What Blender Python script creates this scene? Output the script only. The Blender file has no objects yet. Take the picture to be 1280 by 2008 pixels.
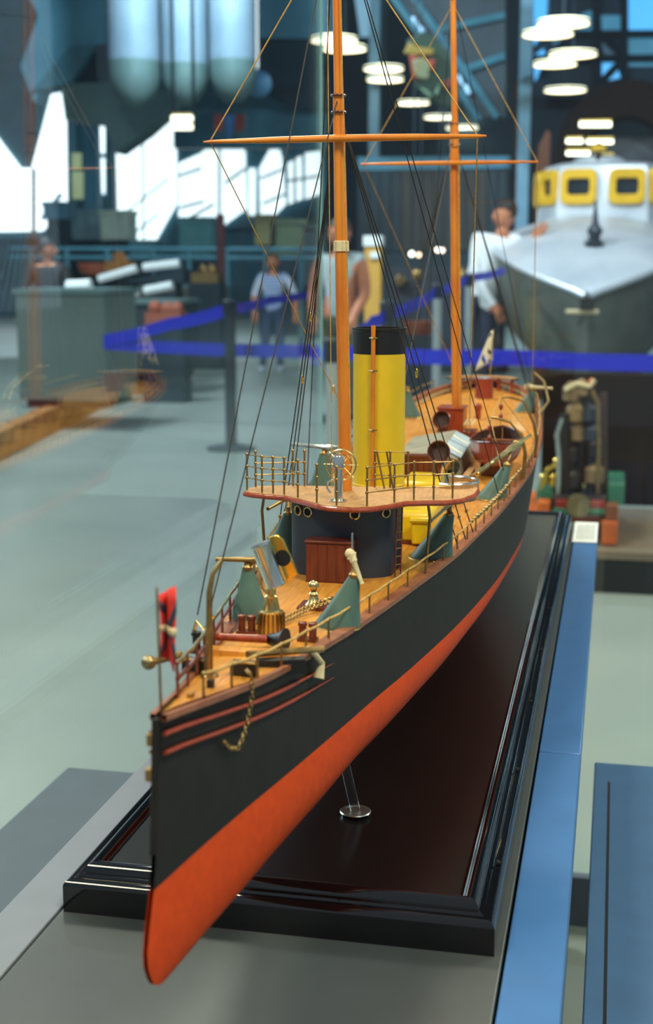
import bpy, bmesh, math, random
from mathutils import Vector, Matrix, Quaternion
random.seed(7)
sc = bpy.context.scene
C = sc.collection
V = Vector
PI = math.pi

# ------------------------------------------------------------------ camera
F, CX, CY, EYE = 2634.0, 640.0, 1004.0, 1.25          # pixels of a 1280x2008 frame, eye height in metres
TH = math.atan(482/2634.0); PS = math.atan(572/2678.0)
cam_d = bpy.data.cameras.new('camera'); cam = bpy.data.objects.new('camera', cam_d); C.objects.link(cam)
cam.location = (0, 0, EYE); cam.rotation_euler = (PI/2-TH, 0, PS)
cam_d.sensor_fit = 'VERTICAL'; cam_d.sensor_height = 36; cam_d.lens = F/2008*36
cam_d.clip_start = .02; cam_d.clip_end = 200
cam_d.dof.use_dof = True; cam_d.dof.focus_distance = 1.12; cam_d.dof.aperture_fstop = 8.5
sc.camera = cam
FW = V((-math.sin(PS)*math.cos(TH), math.cos(PS)*math.cos(TH), -math.sin(TH)))
RT = V((math.cos(PS), math.sin(PS), 0)); UP = RT.cross(FW)
def at(px, py, Y):
    """point of the hall seen at (px, py), standing Y metres down the hall"""
    d = FW + RT*((px-CX)/F) - UP*((py-CY)/F)
    return V((0, 0, EYE)) + d*(Y/d.y)

# ------------------------------------------------------------------ light
w = bpy.data.worlds.new('daylight'); sc.world = w; w.use_nodes = True
w.node_tree.nodes['Background'].inputs[0].default_value = (.74, .86, 1.0, 1)
w.node_tree.nodes['Background'].inputs[1].default_value = .23
def area(name, loc, target, size, power, col, shape='DISK'):
    l = bpy.data.lights.new(name, 'AREA'); l.shape = shape; l.size = size; l.energy = power; l.color = col
    o = bpy.data.objects.new(name, l); C.objects.link(o); o.location = loc
    o.rotation_euler = (V(target)-V(loc)).to_track_quat('-Z', 'Y').to_euler(); return o
area('unseen_hall_light', (1.3, -.6, 4.2), (-.2, 1.2, 1.0), .9, 110, (1, .84, .6))
area('unseen_hall_light', (-1.9, -1.3, 4.4), (-.2, 1.2, 1.0), .9, 80, (1, .82, .52))
area('unseen_hall_light', (-1.6, 4.2, 5.0), (-.2, 1.5, 1.0), .9, 130, (1, .86, .64))
area('unseen_hall_light', (3.4, 5.2, 5.2), (-.2, 2.0, 1.0), .9, 150, (1, .88, .66))
area('unseen_hall_light', (.6, 10.5, 5.4), (-.3, 12.8, 1.2), .9, 120, (.9, .95, 1.0))  # added out of frame to brighten the silver boat, no lamp body
area('unseen_hall_light', (-5.0, 10.0, 5.4), (-4.0, 13.0, 0), .9, 260, (.94, .98, 1.0))  # added unseen fill over the left floor, no lamp body
area('unseen_hall_light', (-6.0, 19.0, 6.9), (-6.0, 24.0, 2.5), .9, 420, (.8, .93, 1.0))  # added unseen fill for the far left background
area('unseen_hall_light', (1.0, 19.0, 6.9), (0, 25.0, 3.5), .9, 330, (.7, .88, 1.0))  # added unseen fill for the background behind the masts
area('unseen_left_fill', (-7.5, 6.0, 5.0), (-1.5, 3.5, .5), 4.0, 270, (.86, .95, 1.0), 'SQUARE')  # cool fill light added out of frame at left, no window built there
sc.view_settings.view_transform = 'Standard'; sc.view_settings.look = 'None'
sc.view_settings.exposure = 0.7; sc.view_settings.gamma = 1.0; sc.view_settings.use_curve_mapping = False

# ------------------------------------------------------------------ materials
def s2l(c): return tuple(((v/255)/12.92 if v/255 <= .04045 else ((v/255+.055)/1.055)**2.4) for v in c)
MATS = {}
def mat(name, rgb, rough=.5, metal=0, var=.12, scale=30, bump=0, emit=0, rgb2=None, stretch=None, coat=0, spec=.5):
    if name in MATS: return MATS[name]
    m = bpy.data.materials.new(name); m.use_nodes = True; n = m.node_tree.nodes; L = m.node_tree.links
    b = n['Principled BSDF']; c = s2l(rgb); c2 = s2l(rgb2) if rgb2 else tuple(v*(1-var) for v in c)
    c1 = c if rgb2 else tuple(min(1, v*(1+var)) for v in c)
    tc = n.new('ShaderNodeTexCoord'); nz = n.new('ShaderNodeTexNoise'); nz.inputs['Scale'].default_value = scale
    nz.inputs['Detail'].default_value = 5
    if stretch:
        mp = n.new('ShaderNodeMapping'); mp.inputs['Scale'].default_value = stretch
        L.new(tc.outputs['Object'], mp.inputs[0]); L.new(mp.outputs[0], nz.inputs['Vector'])
    else: L.new(tc.outputs['Object'], nz.inputs['Vector'])
    r = n.new('ShaderNodeValToRGB'); r.color_ramp.elements[0].position = .3; r.color_ramp.elements[1].position = .7
    r.color_ramp.elements[0].color = (*c2, 1); r.color_ramp.elements[1].color = (*c1, 1)
    L.new(nz.outputs['Fac'], r.inputs[0]); L.new(r.outputs[0], b.inputs['Base Color'])
    b.inputs['Roughness'].default_value = rough; b.inputs['Metallic'].default_value = metal
    b.inputs['Coat Weight'].default_value = coat; b.inputs['Specular IOR Level'].default_value = spec
    if bump:
        bp = n.new('ShaderNodeBump'); bp.inputs['Strength'].default_value = bump; bp.inputs['Distance'].default_value = .002
        L.new(nz.outputs['Fac'], bp.inputs['Height']); L.new(bp.outputs[0], b.inputs['Normal'])
    if emit:
        b.inputs['Emission Color'].default_value = (*c, 1); b.inputs['Emission Strength'].default_value = emit
    MATS[name] = m; return m
def glass_mat(name, tint=(.9, .97, .98), edge=False):
    m = bpy.data.materials.new(name); m.use_nodes = True; n = m.node_tree.nodes; L = m.node_tree.links
    n.remove(n['Principled BSDF']); o = n['Material Output']
    lw = n.new('ShaderNodeLayerWeight'); lw.inputs['Blend'].default_value = .5
    pw = n.new('ShaderNodeMath'); pw.operation = 'POWER'; pw.inputs[1].default_value = 4.6; L.new(lw.outputs['Facing'], pw.inputs[0])
    ml = n.new('ShaderNodeMath'); ml.operation = 'MULTIPLY_ADD'; ml.inputs[1].default_value = .96; ml.inputs[2].default_value = .024
    L.new(pw.outputs[0], ml.inputs[0])
    t = n.new('ShaderNodeBsdfTransparent'); t.inputs[0].default_value = (*tint, 1)
    g = n.new('ShaderNodeBsdfGlossy'); g.inputs['Roughness'].default_value = .0; g.inputs['Color'].default_value = (1, 1, 1, 1)
    mx = n.new('ShaderNodeMixShader'); L.new(ml.outputs[0], mx.inputs[0]); L.new(t.outputs[0], mx.inputs[1]); L.new(g.outputs[0], mx.inputs[2])
    L.new(mx.outputs[0], o.inputs['Surface']); MATS[name] = m; return m
M_hull = mat('black hull paint', (23, 20, 19), .55, var=.25, scale=60, bump=.05, spec=.3)
M_red = mat('red bottom paint', (198, 66, 16), .62, var=.10, scale=140, bump=.08, spec=.2)
M_deck = mat('varnished deck wood', (214, 150, 58), .38, rgb2=(186, 114, 38), scale=60, stretch=(6, .6, 1), coat=.2)
M_rail = mat('brown rail wood', (150, 92, 62), .4, rgb2=(118, 66, 46), scale=80)
M_board = mat('bridge boards', (186, 142, 92), .5, rgb2=(164, 118, 72), scale=60, stretch=(6, 1, 1))
M_mah = mat('mahogany', (112, 46, 28), .35, rgb2=(84, 30, 20), scale=70, stretch=(4, 4, .6), coat=.3)
M_mahr = mat('reddish mahogany', (160, 62, 26), .35, rgb2=(126, 44, 20), scale=70, stretch=(4, 4, .6), coat=.3)
M_spar = mat('varnished spar wood', (222, 138, 34), .35, rgb2=(200, 104, 20), scale=40, stretch=(1, 1, .4), coat=.3)
M_brass = mat('brass', (210, 190, 132), .26, 1, var=.25, scale=90)
M_brassd = mat('dull brass', (158, 130, 84), .4, 1, var=.3, scale=120)
M_gold = mat('bright gold', (228, 192, 92), .22, 1, var=.2, scale=60)
M_steel = mat('polished steel', (205, 208, 204), .2, .95, var=.15, scale=50)
M_teal = mat('grey green paint', (76, 104, 96), .5, var=.14, scale=50)
M_navy = mat('dark slate paint', (43, 52, 66), .5, var=.15, scale=40)
M_yel = mat('yellow paint', (222, 184, 22), .32, var=.06, scale=30, coat=.3)
M_blk = mat('matt black', (18, 18, 20), .45, var=.2, scale=60)
M_rope = mat('tarred rope', (34, 30, 26), .7, var=.3, scale=200)
M_rope2 = mat('pale rope', (176, 140, 74), .6, var=.3, scale=200)
M_cream = mat('cream canvas', (206, 190, 150), .7, var=.12, scale=120)
M_flagr = mat('red bunting', (214, 46, 30), .7, var=.1, scale=200)
M_flagb = mat('dark blue bunting', (38, 44, 66), .7, scale=200)
M_flagw = mat('white bunting', (236, 226, 200), .7, var=.06, scale=200)
M_blue = mat('blue bunting', (18, 66, 190), .6, scale=200)
M_lac = mat('black lacquer', (9, 8, 10), .07, var=.2, scale=20, coat=.6)
M_lac2 = mat('dark brown lacquered panel', (16, 11, 10), .27, rgb2=(10, 8, 8), scale=18)
M_table = mat('grey steel panel', (78, 84, 86), .36, .25, var=.05, scale=25)
M_tabb = mat('steel panel tinted with blue reflection', (62, 112, 172), .36, .2, var=.05, scale=25)  # blue reflection on the right side put into the panel colour
M_tabs = mat('steel panel tinted with dull blue reflection', (76, 114, 156), .38, .2, var=.05, scale=25)  # right step: the same blue reflection in its colour, greyer
M_tabl = mat('pale grey steel panel', (122, 128, 140), .4, .2, var=.05, scale=25)
M_tabd = mat('dark grey panel', (74, 84, 96), .5, .1, var=.08, scale=20)
M_gap = mat('dark seam', (14, 16, 18), .8)
M_glass = glass_mat('case glass')
M_acr = glass_mat('clear acrylic', (.93, .95, .94))
M_paper = mat('white card', (226, 228, 224), .7, var=.02)
M_ink = mat('ink', (58, 58, 62), .8)

# ------------------------------------------------------------------ mesh helpers
def frame(d):
    d = d.normalized(); a = V((0, 0, 1)) if abs(d.z) < .9 else V((1, 0, 0))
    u = d.cross(a).normalized(); return u, d.cross(u).normalized()
class MB:
    def __init__(s): s.v = []; s.f = []
    def add(s, vs, fs):
        o = len(s.v); s.v += [V(p) for p in vs]; s.f += [tuple(i+o for i in f) for f in fs]; return s
    def box(s, c, size, rz=0, rx=0, ry=0):
        x, y, z = (k/2 for k in size); R = Matrix.Rotation(rz, 3, 'Z') @ Matrix.Rotation(rx, 3, 'X') @ Matrix.Rotation(ry, 3, 'Y')
        vs = [V(c)+R @ V(p) for p in ((-x,-y,-z),(x,-y,-z),(x,y,-z),(-x,y,-z),(-x,-y,z),(x,-y,z),(x,y,z),(-x,y,z))]
        return s.add(vs, [(0,3,2,1),(4,5,6,7),(0,1,5,4),(1,2,6,5),(2,3,7,6),(3,0,4,7)])
    def bb(s, x0, x1, y0, y1, z0, z1): return s.box(((x0+x1)/2, (y0+y1)/2, (z0+z1)/2), (x1-x0, y1-y0, z1-z0))
    def tube(s, pts, r, n=8, caps=True, closed=False):
        pts = [V(p) for p in pts]; k = len(pts); rs = r if isinstance(r, (list, tuple)) else [r]*k; vs = []; u0 = None
        for i, p in enumerate(pts):
            if closed: d = pts[(i+1) % k]-pts[i-1]
            else: d = pts[min(i+1, k-1)]-pts[max(i-1, 0)]
            u, w2 = frame(d)
            if u0 is not None:
                u = (u0-d.normalized()*u0.dot(d.normalized()))
                u = u.normalized() if u.length > 1e-6 else frame(d)[0]
                w2 = d.normalized().cross(u)
            u0 = u
            vs += [p+(u*math.cos(2*PI*j/n)+w2*math.sin(2*PI*j/n))*rs[i] for j in range(n)]
        fs = [(i*n+j, i*n+(j+1) % n, ((i+1) % k)*n+(j+1) % n, ((i+1) % k)*n+j) for i in range(k if closed else k-1) for j in range(n)]
        if caps and not closed: fs += [tuple(range(n))[::-1], tuple((k-1)*n+j for j in range(n))]
        return s.add(vs, fs)
    def cyl(s, a, b, r0, r1=None, n=16): return s.tube([a, b], [r0, r0 if r1 is None else r1], n)
    def lathe(s, prof, c=(0, 0, 0), axis=(0, 0, 1), n=20, a0=0, a1=2*PI, cap=True):
        ax = V(axis).normalized(); u, w2 = frame(ax); full = abs(a1-a0-2*PI) < 1e-6; m = n if full else n+1; vs = []
        for r, h in prof:
            for j in range(m):
                a = a0+(a1-a0)*j/n; vs.append(V(c)+ax*h+(u*math.cos(a)+w2*math.sin(a))*r)
        fs = [(i*m+j, i*m+(j+1) % m, (i+1)*m+(j+1) % m, (i+1)*m+j) for i in range(len(prof)-1) for j in range(n)]
        if full and cap:
            if prof[0][0] > 1e-9: fs.append(tuple(range(m))[::-1])
            if prof[-1][0] > 1e-9: fs.append(tuple((len(prof)-1)*m+j for j in range(m)))
        return s.add(vs, fs)
    def sph(s, c, r, n=14, sq=(1, 1, 1)):
        o = len(s.v); s.lathe([(max(r*math.sin(PI*i/8), 1e-6), -r*math.cos(PI*i/8)) for i in range(9)], (0, 0, 0), n=n)
        for i in range(o, len(s.v)): s.v[i] = V(c)+V([s.v[i][k]*sq[k] for k in range(3)])
        return s
    def prism(s, poly, z0, z1):
        k = len(poly); zf0 = z0 if callable(z0) else (lambda x, y: z0); zf1 = z1 if callable(z1) else (lambda x, y: z1)
        vs = [(x, y, zf0(x, y)) for x, y in poly]+[(x, y, zf1(x, y)) for x, y in poly]
        return s.add(vs, [tuple(range(k))[::-1], tuple(range(k, 2*k))]+[(i, (i+1) % k, k+(i+1) % k, k+i) for i in range(k)])
    def slab(s, poly, d):
        """polygon of 3-D points given thickness d"""
        poly = [V(p) for p in poly]; k = len(poly); d = V(d)
        return s.add(poly+[p+d for p in poly], [tuple(range(k))[::-1], tuple(range(k, 2*k))]+[(i, (i+1) % k, k+(i+1) % k, k+i) for i in range(k)])
    def grid(s, rows, wrap=False):
        k = len(rows[0]); vs = [p for r in rows for p in r]
        return s.add(vs, [(i*k+j, i*k+(j+1) % k, (i+1)*k+(j+1) % k, (i+1)*k+j) for i in range(len(rows)-1) for j in range(k if wrap else k-1)])
    def mesh(s, name, m, off=V((0, 0, 0)), ang=35):
        me = bpy.data.meshes.new(name); me.from_pydata([tuple(p-off) for p in s.v], [], s.f); me.update()
        bm = bmesh.new(); bm.from_mesh(me); bmesh.ops.remove_doubles(bm, verts=bm.verts, dist=1e-7)
        bmesh.ops.recalc_face_normals(bm, faces=bm.faces); bm.to_mesh(me); bm.free()
        for p in me.polygons: p.use_smooth = True
        me.set_sharp_from_angle(angle=math.radians(ang))
        for mm in (m if isinstance(m, (list, tuple)) else [m]): me.materials.append(mm)
        return me
    def build(s, name, m, parent=None, bevel=0, ang=35, label=None):
        off = V((0, 0, 0)); p = parent
        while p is not None: off += V(p.location); p = p.parent
        o = bpy.data.objects.new(name, s.mesh(name, m, off, ang)); C.objects.link(o); o.parent = parent
        if bevel:
            md = o.modifiers.new('bevel', 'BEVEL'); md.width = bevel; md.segments = 2; md.limit_method = 'ANGLE'; md.angle_limit = math.radians(40)
        if label: o['label'] = label
        return o
def inst(name, me, loc, parent, rot=None, scale=None):
    o = bpy.data.objects.new(name, me); C.objects.link(o); o.parent = parent
    off = V((0, 0, 0)); p = parent
    while p is not None: off += V(p.location); p = p.parent
    o.location = V(loc)-off
    if rot: o.rotation_euler = rot
    if scale: o.scale = scale
    return o
def thing(name, loc, label, cat, group=None):
    o = bpy.data.objects.new(name, None); C.objects.link(o); o.location = loc; o.empty_display_size = .05
    tag(o, label, cat, group); return o
def tag(o, label=None, cat=None, group=None, kind=None):
    if label: o['label'] = label
    if cat: o['category'] = cat
    if group: o['group'] = group
    if kind: o['kind'] = kind
    return o
def struct(name, mb, m, label=None, parent=None, **k):
    o = mb.build(name, m, parent, **k)
    if parent is None: o['kind'] = 'structure'
    if label: o['label'] = label
    return o
def lerp(t, xs, ys):
    if t <= xs[0]: return ys[0]
    for i in range(len(xs)-1):
        if t <= xs[i+1]:
            a = (t-xs[i])/(xs[i+1]-xs[i]); return ys[i]*(1-a)+ys[i+1]*a
    return ys[-1]
def cr(t, xs, ys):
    """smooth (Catmull-Rom) interpolation in a table"""
    n = len(xs)
    if t <= xs[0]: return ys[0]
    if t >= xs[-1]: return ys[-1]
    i = max(k for k in range(n-1) if xs[k] <= t); h = xs[i+1]-xs[i]; a = (t-xs[i])/h
    def sl(k): return (ys[min(k+1, n-1)]-ys[max(k-1, 0)])/(xs[min(k+1, n-1)]-xs[max(k-1, 0)])
    m0, m1 = sl(i)*h, sl(i+1)*h
    return (2*a**3-3*a*a+1)*ys[i]+(a**3-2*a*a+a)*m0+(-2*a**3+3*a*a)*ys[i+1]+(a**3-a*a)*m1
# ------------------------------------------------------------------ the hall
M_floor = mat('polished grey floor', (142, 152, 146), .36, rgb2=(124, 136, 132), scale=.9, bump=.02)
M_wall = mat('dark teal wall', (30, 62, 78), .7, rgb2=(18, 42, 56), scale=.5)
M_ceil = mat('dark blue ceiling', (26, 58, 78), .8, rgb2=(14, 36, 52), scale=.4)
M_frame = mat('teal window frame', (62, 110, 126), .5, var=.2, scale=2)
M_pane = mat('bright window pane', (236, 242, 244), .3, var=0, emit=1.6)
M_paneb = mat('blue window pane', (70, 150, 205), .3, var=.2, scale=2, emit=1.0)
M_panet = mat('teal lit pane', (60, 130, 160), .4, var=.2, scale=2, emit=.35)
M_col = mat('pale blue grey column', (112, 150, 172), .6, var=.15, scale=1.5)
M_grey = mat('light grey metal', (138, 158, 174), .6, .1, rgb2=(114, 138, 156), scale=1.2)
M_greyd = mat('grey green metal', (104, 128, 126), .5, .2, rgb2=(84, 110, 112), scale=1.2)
M_dteal = mat('dark teal steel', (20, 46, 58), .6, rgb2=(12, 30, 40), scale=1.5)
M_mteal = mat('mid teal panel', (92, 150, 172), .6, rgb2=(70, 126, 150), scale=1)
M_brown = mat('dark brown boards', (62, 54, 46), .6, rgb2=(42, 38, 34), scale=1.5, stretch=(4, 4, .5))
M_ochre = mat('ochre brick', (168, 116, 52), .7, rgb2=(120, 78, 38), scale=8)
M_plat = mat('grey platform top', (104, 118, 112), .6, rgb2=(86, 98, 92), scale=2)
struct('floor', MB().bb(-30, 16, -6, 46, -.2, 0), M_floor)
struct('wall_back', MB().bb(-12, 16, 40, 40.4, 0, 12), M_wall)
struct('ceiling', MB().bb(-30, 16, 9, 46, 10, 10.3), M_ceil)
# window wall at the far left
YW = 32.0
wl = struct('wall_left', MB().bb(at(-60, 0, YW).x-4, at(632, 0, YW).x, YW+.35, YW+.7, 0, 11), M_frame)
def pane(parent, pts, m=M_pane, Y=YW):
    return MB().slab([at(x, y, Y) for x, y in pts], (0, .06, 0)).build('pane', m, parent)
def bars(parent, segs, Y=YW-.1, wdt=.12, m=M_frame, name='mullion'):
    for (x0, y0, x1, y1) in segs:
        MB().tube([at(x0, y0, Y), at(x1, y1, Y)], wdt/2, 4).build(name, m, parent)
win = struct('window_1', MB().bb(at(-60, 0, YW).x, at(142, 0, YW).x, YW+.1, YW+.3, at(0, 470, YW).z, at(0, 150, YW).z), M_frame)
pane(win, [(-60, 455), (-60, 235), (-5, 270), (40, 330), (62, 330), (100, 185), (128, 180), (132, 212), (132, 330), (132, 452)])
bars(win, [(66, 455, 66, 330), (82, 430, 120, 380), (75, 470, 140, 400), (134, 150, 138, 470)])
win = struct('window_2', MB().bb(at(205, 0, YW).x, at(345, 0, YW).x, YW+.1, YW+.3, at(0, 540, YW).z, at(0, 190, YW).z), M_frame)
pane(win, [(214, 540), (218, 420), (222, 300), (270, 262), (318, 218), (332, 206), (338, 250), (345, 300), (345, 400), (300, 480), (280, 540)])
bars(win, [(230, 430, 330, 350), (235, 480, 310, 420), (260, 540, 330, 470), (280, 262, 282, 540)], wdt=.05)
win = struct('window_3', MB().bb(at(346, 0, YW).x, at(506, 0, YW).x, YW+.1, YW+.3, at(0, 450, YW).z, at(0, 270, YW).z), M_frame)
pane(win, [(350, 430), (350, 320), (395, 300), (420, 275), (470, 272), (480, 300), (482, 410), (440, 440)])
pane(win, [(487, 420), (487, 330), (500, 330), (500, 425)])
bars(win, [(350, 345, 395, 330), (352, 408, 400, 395), (350, 440, 420, 400), (430, 275, 430, 440), (440, 360, 482, 330)], wdt=.07)
win = struct('window_4', MB().bb(at(507, 0, YW).x, at(634, 0, YW).x, YW+.1, YW+.3, at(0, 450, YW).z, at(0, 270, YW).z), M_frame)
pane(win, [(510, 420), (508, 330), (530, 290), (545, 285), (552, 310), (560, 400), (540, 420)])
pane(win, [(566, 400), (564, 320), (590, 305), (592, 390)])
pane(win, [(598, 390), (598, 300), (628, 296), (628, 380)])
bars(win, [(510, 350, 560, 330), (515, 400, 560, 380), (562, 355, 628, 345), (578, 300, 578, 400)], wdt=.06)
win = struct('window_5', MB().bb(at(476, 0, YW).x, at(512, 0, YW).x, YW+.1, YW+.3, at(0, 160, YW).z, at(0, -40, YW).z), M_frame)
pane(win, [(482, 140), (470, 100), (492, 70), (482, 0), (505, -20), (505, 130), (496, 148)])
# narrow window strips between the columns
win = struct('window_6', MB().bb(at(140, 0, YW).x, at(206, 0, YW).x, YW+.1, YW+.3, at(0, 440, YW).z, at(0, 215, YW).z), M_frame)
M_panew = mat('warm pale pane', (196, 206, 160), .4, emit=.35, var=.1, scale=2)
for (x0, x1, y0, y1, m) in ((138, 158, 300, 330, M_panew), (138, 162, 336, 390, M_panew), (187, 204, 240, 300, M_pane), (187, 204, 310, 380, M_pane), (170, 184, 330, 380, M_mteal)):
    pane(win, [(x0, y1), (x0, y0), (x1, y0), (x1, y1)], m)
# steel columns of the hall
for i, (x0, x1, Y, y0, m) in enumerate(((724, 744, 30, -40, M_col), (1022, 1046, 28, -40, M_col), (160, 186, 28, 200, M_mteal), (205, 216, 27, 200, M_frame))):
    a, b = at(x0, y0, Y), at(x1, y0, Y)
    struct('trim_%d' % (i+1), MB().bb(a.x, b.x, Y, Y+.25, 0, max(a.z, 3.8)), m)
# angular soffit and gusset at the upper left
Y = 24
s = thing('roof_bracket', at(140, 160, Y), 'dark angular teal roof bracket at upper left beside the grey tanks', 'bracket')
MB().slab([at(40, 130, Y), at(75, 30, Y), at(40, -40, Y), at(228, -40, Y), at(228, 84, Y), at(140, 92, Y), at(95, 150, Y), at(66, 200, Y)], (0, .5, 0)).build('beam', M_mteal, s)
MB().slab([at(60, 180, Y-.1), at(135, 92, Y-.1), at(186, 86, Y-.1), at(140, 162, Y-.1)], (0, .3, 0)).build('gusset', M_frame, s)
MB().slab([at(138, 160, Y+.1), at(186, 90, Y+.1), at(190, 160, Y+.1)], (0, .3, 0)).build('gusset', M_dteal, s)
MB().slab([at(190, 158, Y), at(188, 88, Y), at(228, 84, Y), at(236, 162, Y)], (0, .3, 0)).build('side_plate', M_tabd, s)
o = MB().slab([at(128, 235, Y), at(118, 165, Y), at(260, 158, Y), at(332, 178, Y), at(332, 215, Y), at(280, 262, Y), at(225, 300, Y), at(205, 245, Y)], (0, .6, 0)).build('soffit_box', M_greyd)
tag(o, 'grey green boxed soffit hanging under the tanks above the windows', 'soffit')
# hanging grey tanks
def tank(x0, x1, ybot, Y, label):
    c = at((x0+x1)/2, ybot, Y); r = (at(x1, ybot, Y)-at(x0, ybot, Y)).length/2
    t = thing('hanging_tank', c, label, 'tank', 'grey tanks hanging from the roof')
    MB().lathe([(r, r*1.75), (r, 7.8-c.z+1.5)], c, n=28).build('shell', M_grey, t)
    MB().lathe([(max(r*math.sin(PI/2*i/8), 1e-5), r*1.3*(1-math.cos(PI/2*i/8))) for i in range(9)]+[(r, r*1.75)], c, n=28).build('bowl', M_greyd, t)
    MB().lathe([(r*1.015, 3.0), (r*1.03, 3.03), (r*1.015, 3.06)], c, n=28).build('band', M_frame, t)
tank(216, 314, 215, 22, 'leftmost of three light grey tanks with a rounded bottom hanging overhead')
tank(321, 408, 210, 22, 'middle one of three grey hanging tanks with rounded dark bottoms')
tank(414, 502, 203, 22, 'rightmost grey hanging tank, beside the tall bright window slit')
o = MB().sph(at(508, 165, 23), .22).build('blue_float', mat('pale blue paint', (92, 146, 184), .4)); tag(o, 'pale blue rounded float under the rightmost grey tank', 'float')
# dark roof boxes between the tanks and the case corner
o = MB().slab([at(508, -40, 27), at(640, -40, 27), at(640, 76, 27), at(508, 74, 27)], (0, .8, 0)).build('roof_panel', M_mteal); tag(o, 'light teal roof panel at the top, left of the nearest mast', 'panel')
o = MB().slab([at(508, 74, 27.2), at(628, 76, 27.2), at(628, 215, 27.2), at(570, 212, 27.2), at(508, 180, 27.2)], (0, .8, 0)).build('roof_panel', M_dteal); tag(o, 'dark teal roof panel beneath the light teal one', 'panel')
o = MB().slab([at(340, 212, 27.5), at(632, 215, 27.5), at(632, 290, 27.5), at(340, 290, 27.5)], (0, .4, 0)).build('gallery_beam', M_frame); tag(o, 'teal gallery beam running above the bright windows', 'beam')
for x, c, nm in ((428, 'red', 'left'), (470, 'red', 'right')):
    o = MB().slab([at(x-9, 224, 24), at(x+8, 224, 24), at(x+8, 252, 24), at(x-8, 262, 24)], (0, .04, 0)).build('banner', mat('dull red cloth', (142, 56, 50), .8)); tag(o, 'small dull red banner hanging under the tanks, %s of the two' % nm, 'banner', 'red banners')
o = MB().slab([at(440, 226, 24.2), at(458, 226, 24.2), at(452, 272, 24.2), at(446, 272, 24.2)], (0, .04, 0)).build('banner', mat('blue cloth', (62, 108, 170), .8)); tag(o, 'narrow blue banner between the two red banners', 'banner')
def hang(p, parent, z=10.0):
    MB().cyl(p, (p[0], p[1], z), .012, n=6).build('hanger', M_dteal, parent)
for o in [q for q in C.objects if q.name.startswith('banner')]:
    c = sum((V(v.co) for v in o.data.vertices), V((0, 0, 0)))/len(o.data.vertices); c.z = max(v.co.z for v in o.data.vertices)-.01; hang(c+V((0, .02, 0)), o)
hang(at(508, 158, 23), C.objects['blue_float'])
# strip lamps at the windows
M_lamp = mat('lamp diffuser', (255, 246, 216), .4, var=0, emit=2.6)
M_lampr = mat('lamp rim', (216, 186, 96), .4, .6, emit=.0)
for k, y in enumerate((232, 249)):
    a, b = at(337, y, 18), at(377, y, 18)
    t = thing('strip_lamp', (a+b)/2, 'short glowing strip lamp in front of the windows, %s of two' % ('upper', 'lower')[k], 'lamp', 'strip lamps')
    MB().tube([a, b], .04, 10).build('tube', M_lamp, t); MB().box((a+b)/2+V((0, .03, .05)), ((b-a).length, .06, .04)).build('housing', M_lampr, t)
    for q in (a, b): hang(q+V((0, .03+.09*k, .05)), t)
# round ceiling lamps
def disc_lamp(px, py, wpx, i, label, h=4.0):
    Y = F*1.02*h/max(60, (522-py)); c = at(px, py, Y); r = wpx/2*Y/F*1.02
    t = thing('ceiling_lamp', c, label, 'lamp', 'round ceiling lamps')
    MB().lathe([(1e-5, 0), (r*.97, .0), (r*.97, .05)], c, n=28).build('diffuser', M_lamp, t)
    MB().lathe([(r*.97, -.01), (r, -.01), (r, .035), (r*.6, .04), (1e-5, .04)], c, n=28, cap=False).build('rim', M_lampr, t)
    MB().cyl(c+V((0, 0, .04)), (c.x, c.y, 10), .015, n=6).build('hanger', M_dteal, t)
for i, (x, y, wd, lb) in enumerate((
    (655, 80, 90, 'glowing round ceiling lamp upper of the pair beside the near mast'), (676, 97, 82, 'glowing round ceiling lamp crossing the near mast, lower of its pair'),
    (752, 136, 76, 'upper one of two ceiling lamps stacked right of the near mast'), (755, 157, 70, 'lower one of two ceiling lamps stacked right of the near mast'),
    (810, 203, 62, 'ceiling lamp hanging between the two masts below the painted crest'), (862, 231, 60, 'ceiling lamp just left of the far mast'),
    (906, 252, 62, 'ceiling lamp behind the far mast above the near yard tip'), (974, 279, 32, 'small dim ceiling lamp right of the near yard tip'),
    (1104, 47, 96, 'topmost ceiling lamp at the upper right corner'), (1074, 68, 94, 'second ceiling lamp from the top at upper right'),
    (1123, 108, 88, 'ceiling lamp third from the top at upper right'), (1088, 127, 80, 'fourth ceiling lamp from the top, left in its pair'),
    (1108, 178, 78, 'ceiling lamp partly cut off by the dark arch'))):
    disc_lamp(x, y, wd, i, lb)
# blue lit roof windows upper right
win = struct('window_7', MB().slab([at(1040, -60, 38), at(1320, -60, 38), at(1320, 190, 38), at(1040, 190, 38)], (0, .2, 0)), M_wall)
for (p, m) in (([(1046, -40), (1075, -40), (1070, 60), (1046, 90)], M_paneb), ([(1080, 45), (1160, 20), (1160, 62), (1084, 88)], M_panet), ([(1046, 110), (1066, 95), (1072, 120), (1048, 160)], M_paneb),
               ([(1178, 30), (1222, 30), (1222, 70), (1180, 72)], M_panet), ([(1178, 80), (1200, 80), (1218, 105), (1185, 112)], M_col), ([(1180, 118), (1206, 118), (1216, 152), (1180, 160)], M_paneb),
               ([(1228, -30), (1300, -30), (1300, 60), (1228, 62)], M_paneb), ([(1230, 74), (1300, 74), (1300, 130), (1230, 130)], M_panet)):
    pane(win, p, m, 37.8)
bars(win, [(1040, 68, 1320, 66), (1040, 116, 1320, 114), (1168, -60, 1168, 190), (1224, -60, 1224, 190), (1060, 150, 1140, 30), (1180, 70, 1222, 110), (1180, 160, 1222, 115)], 37.6, .2, M_dteal)
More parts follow.
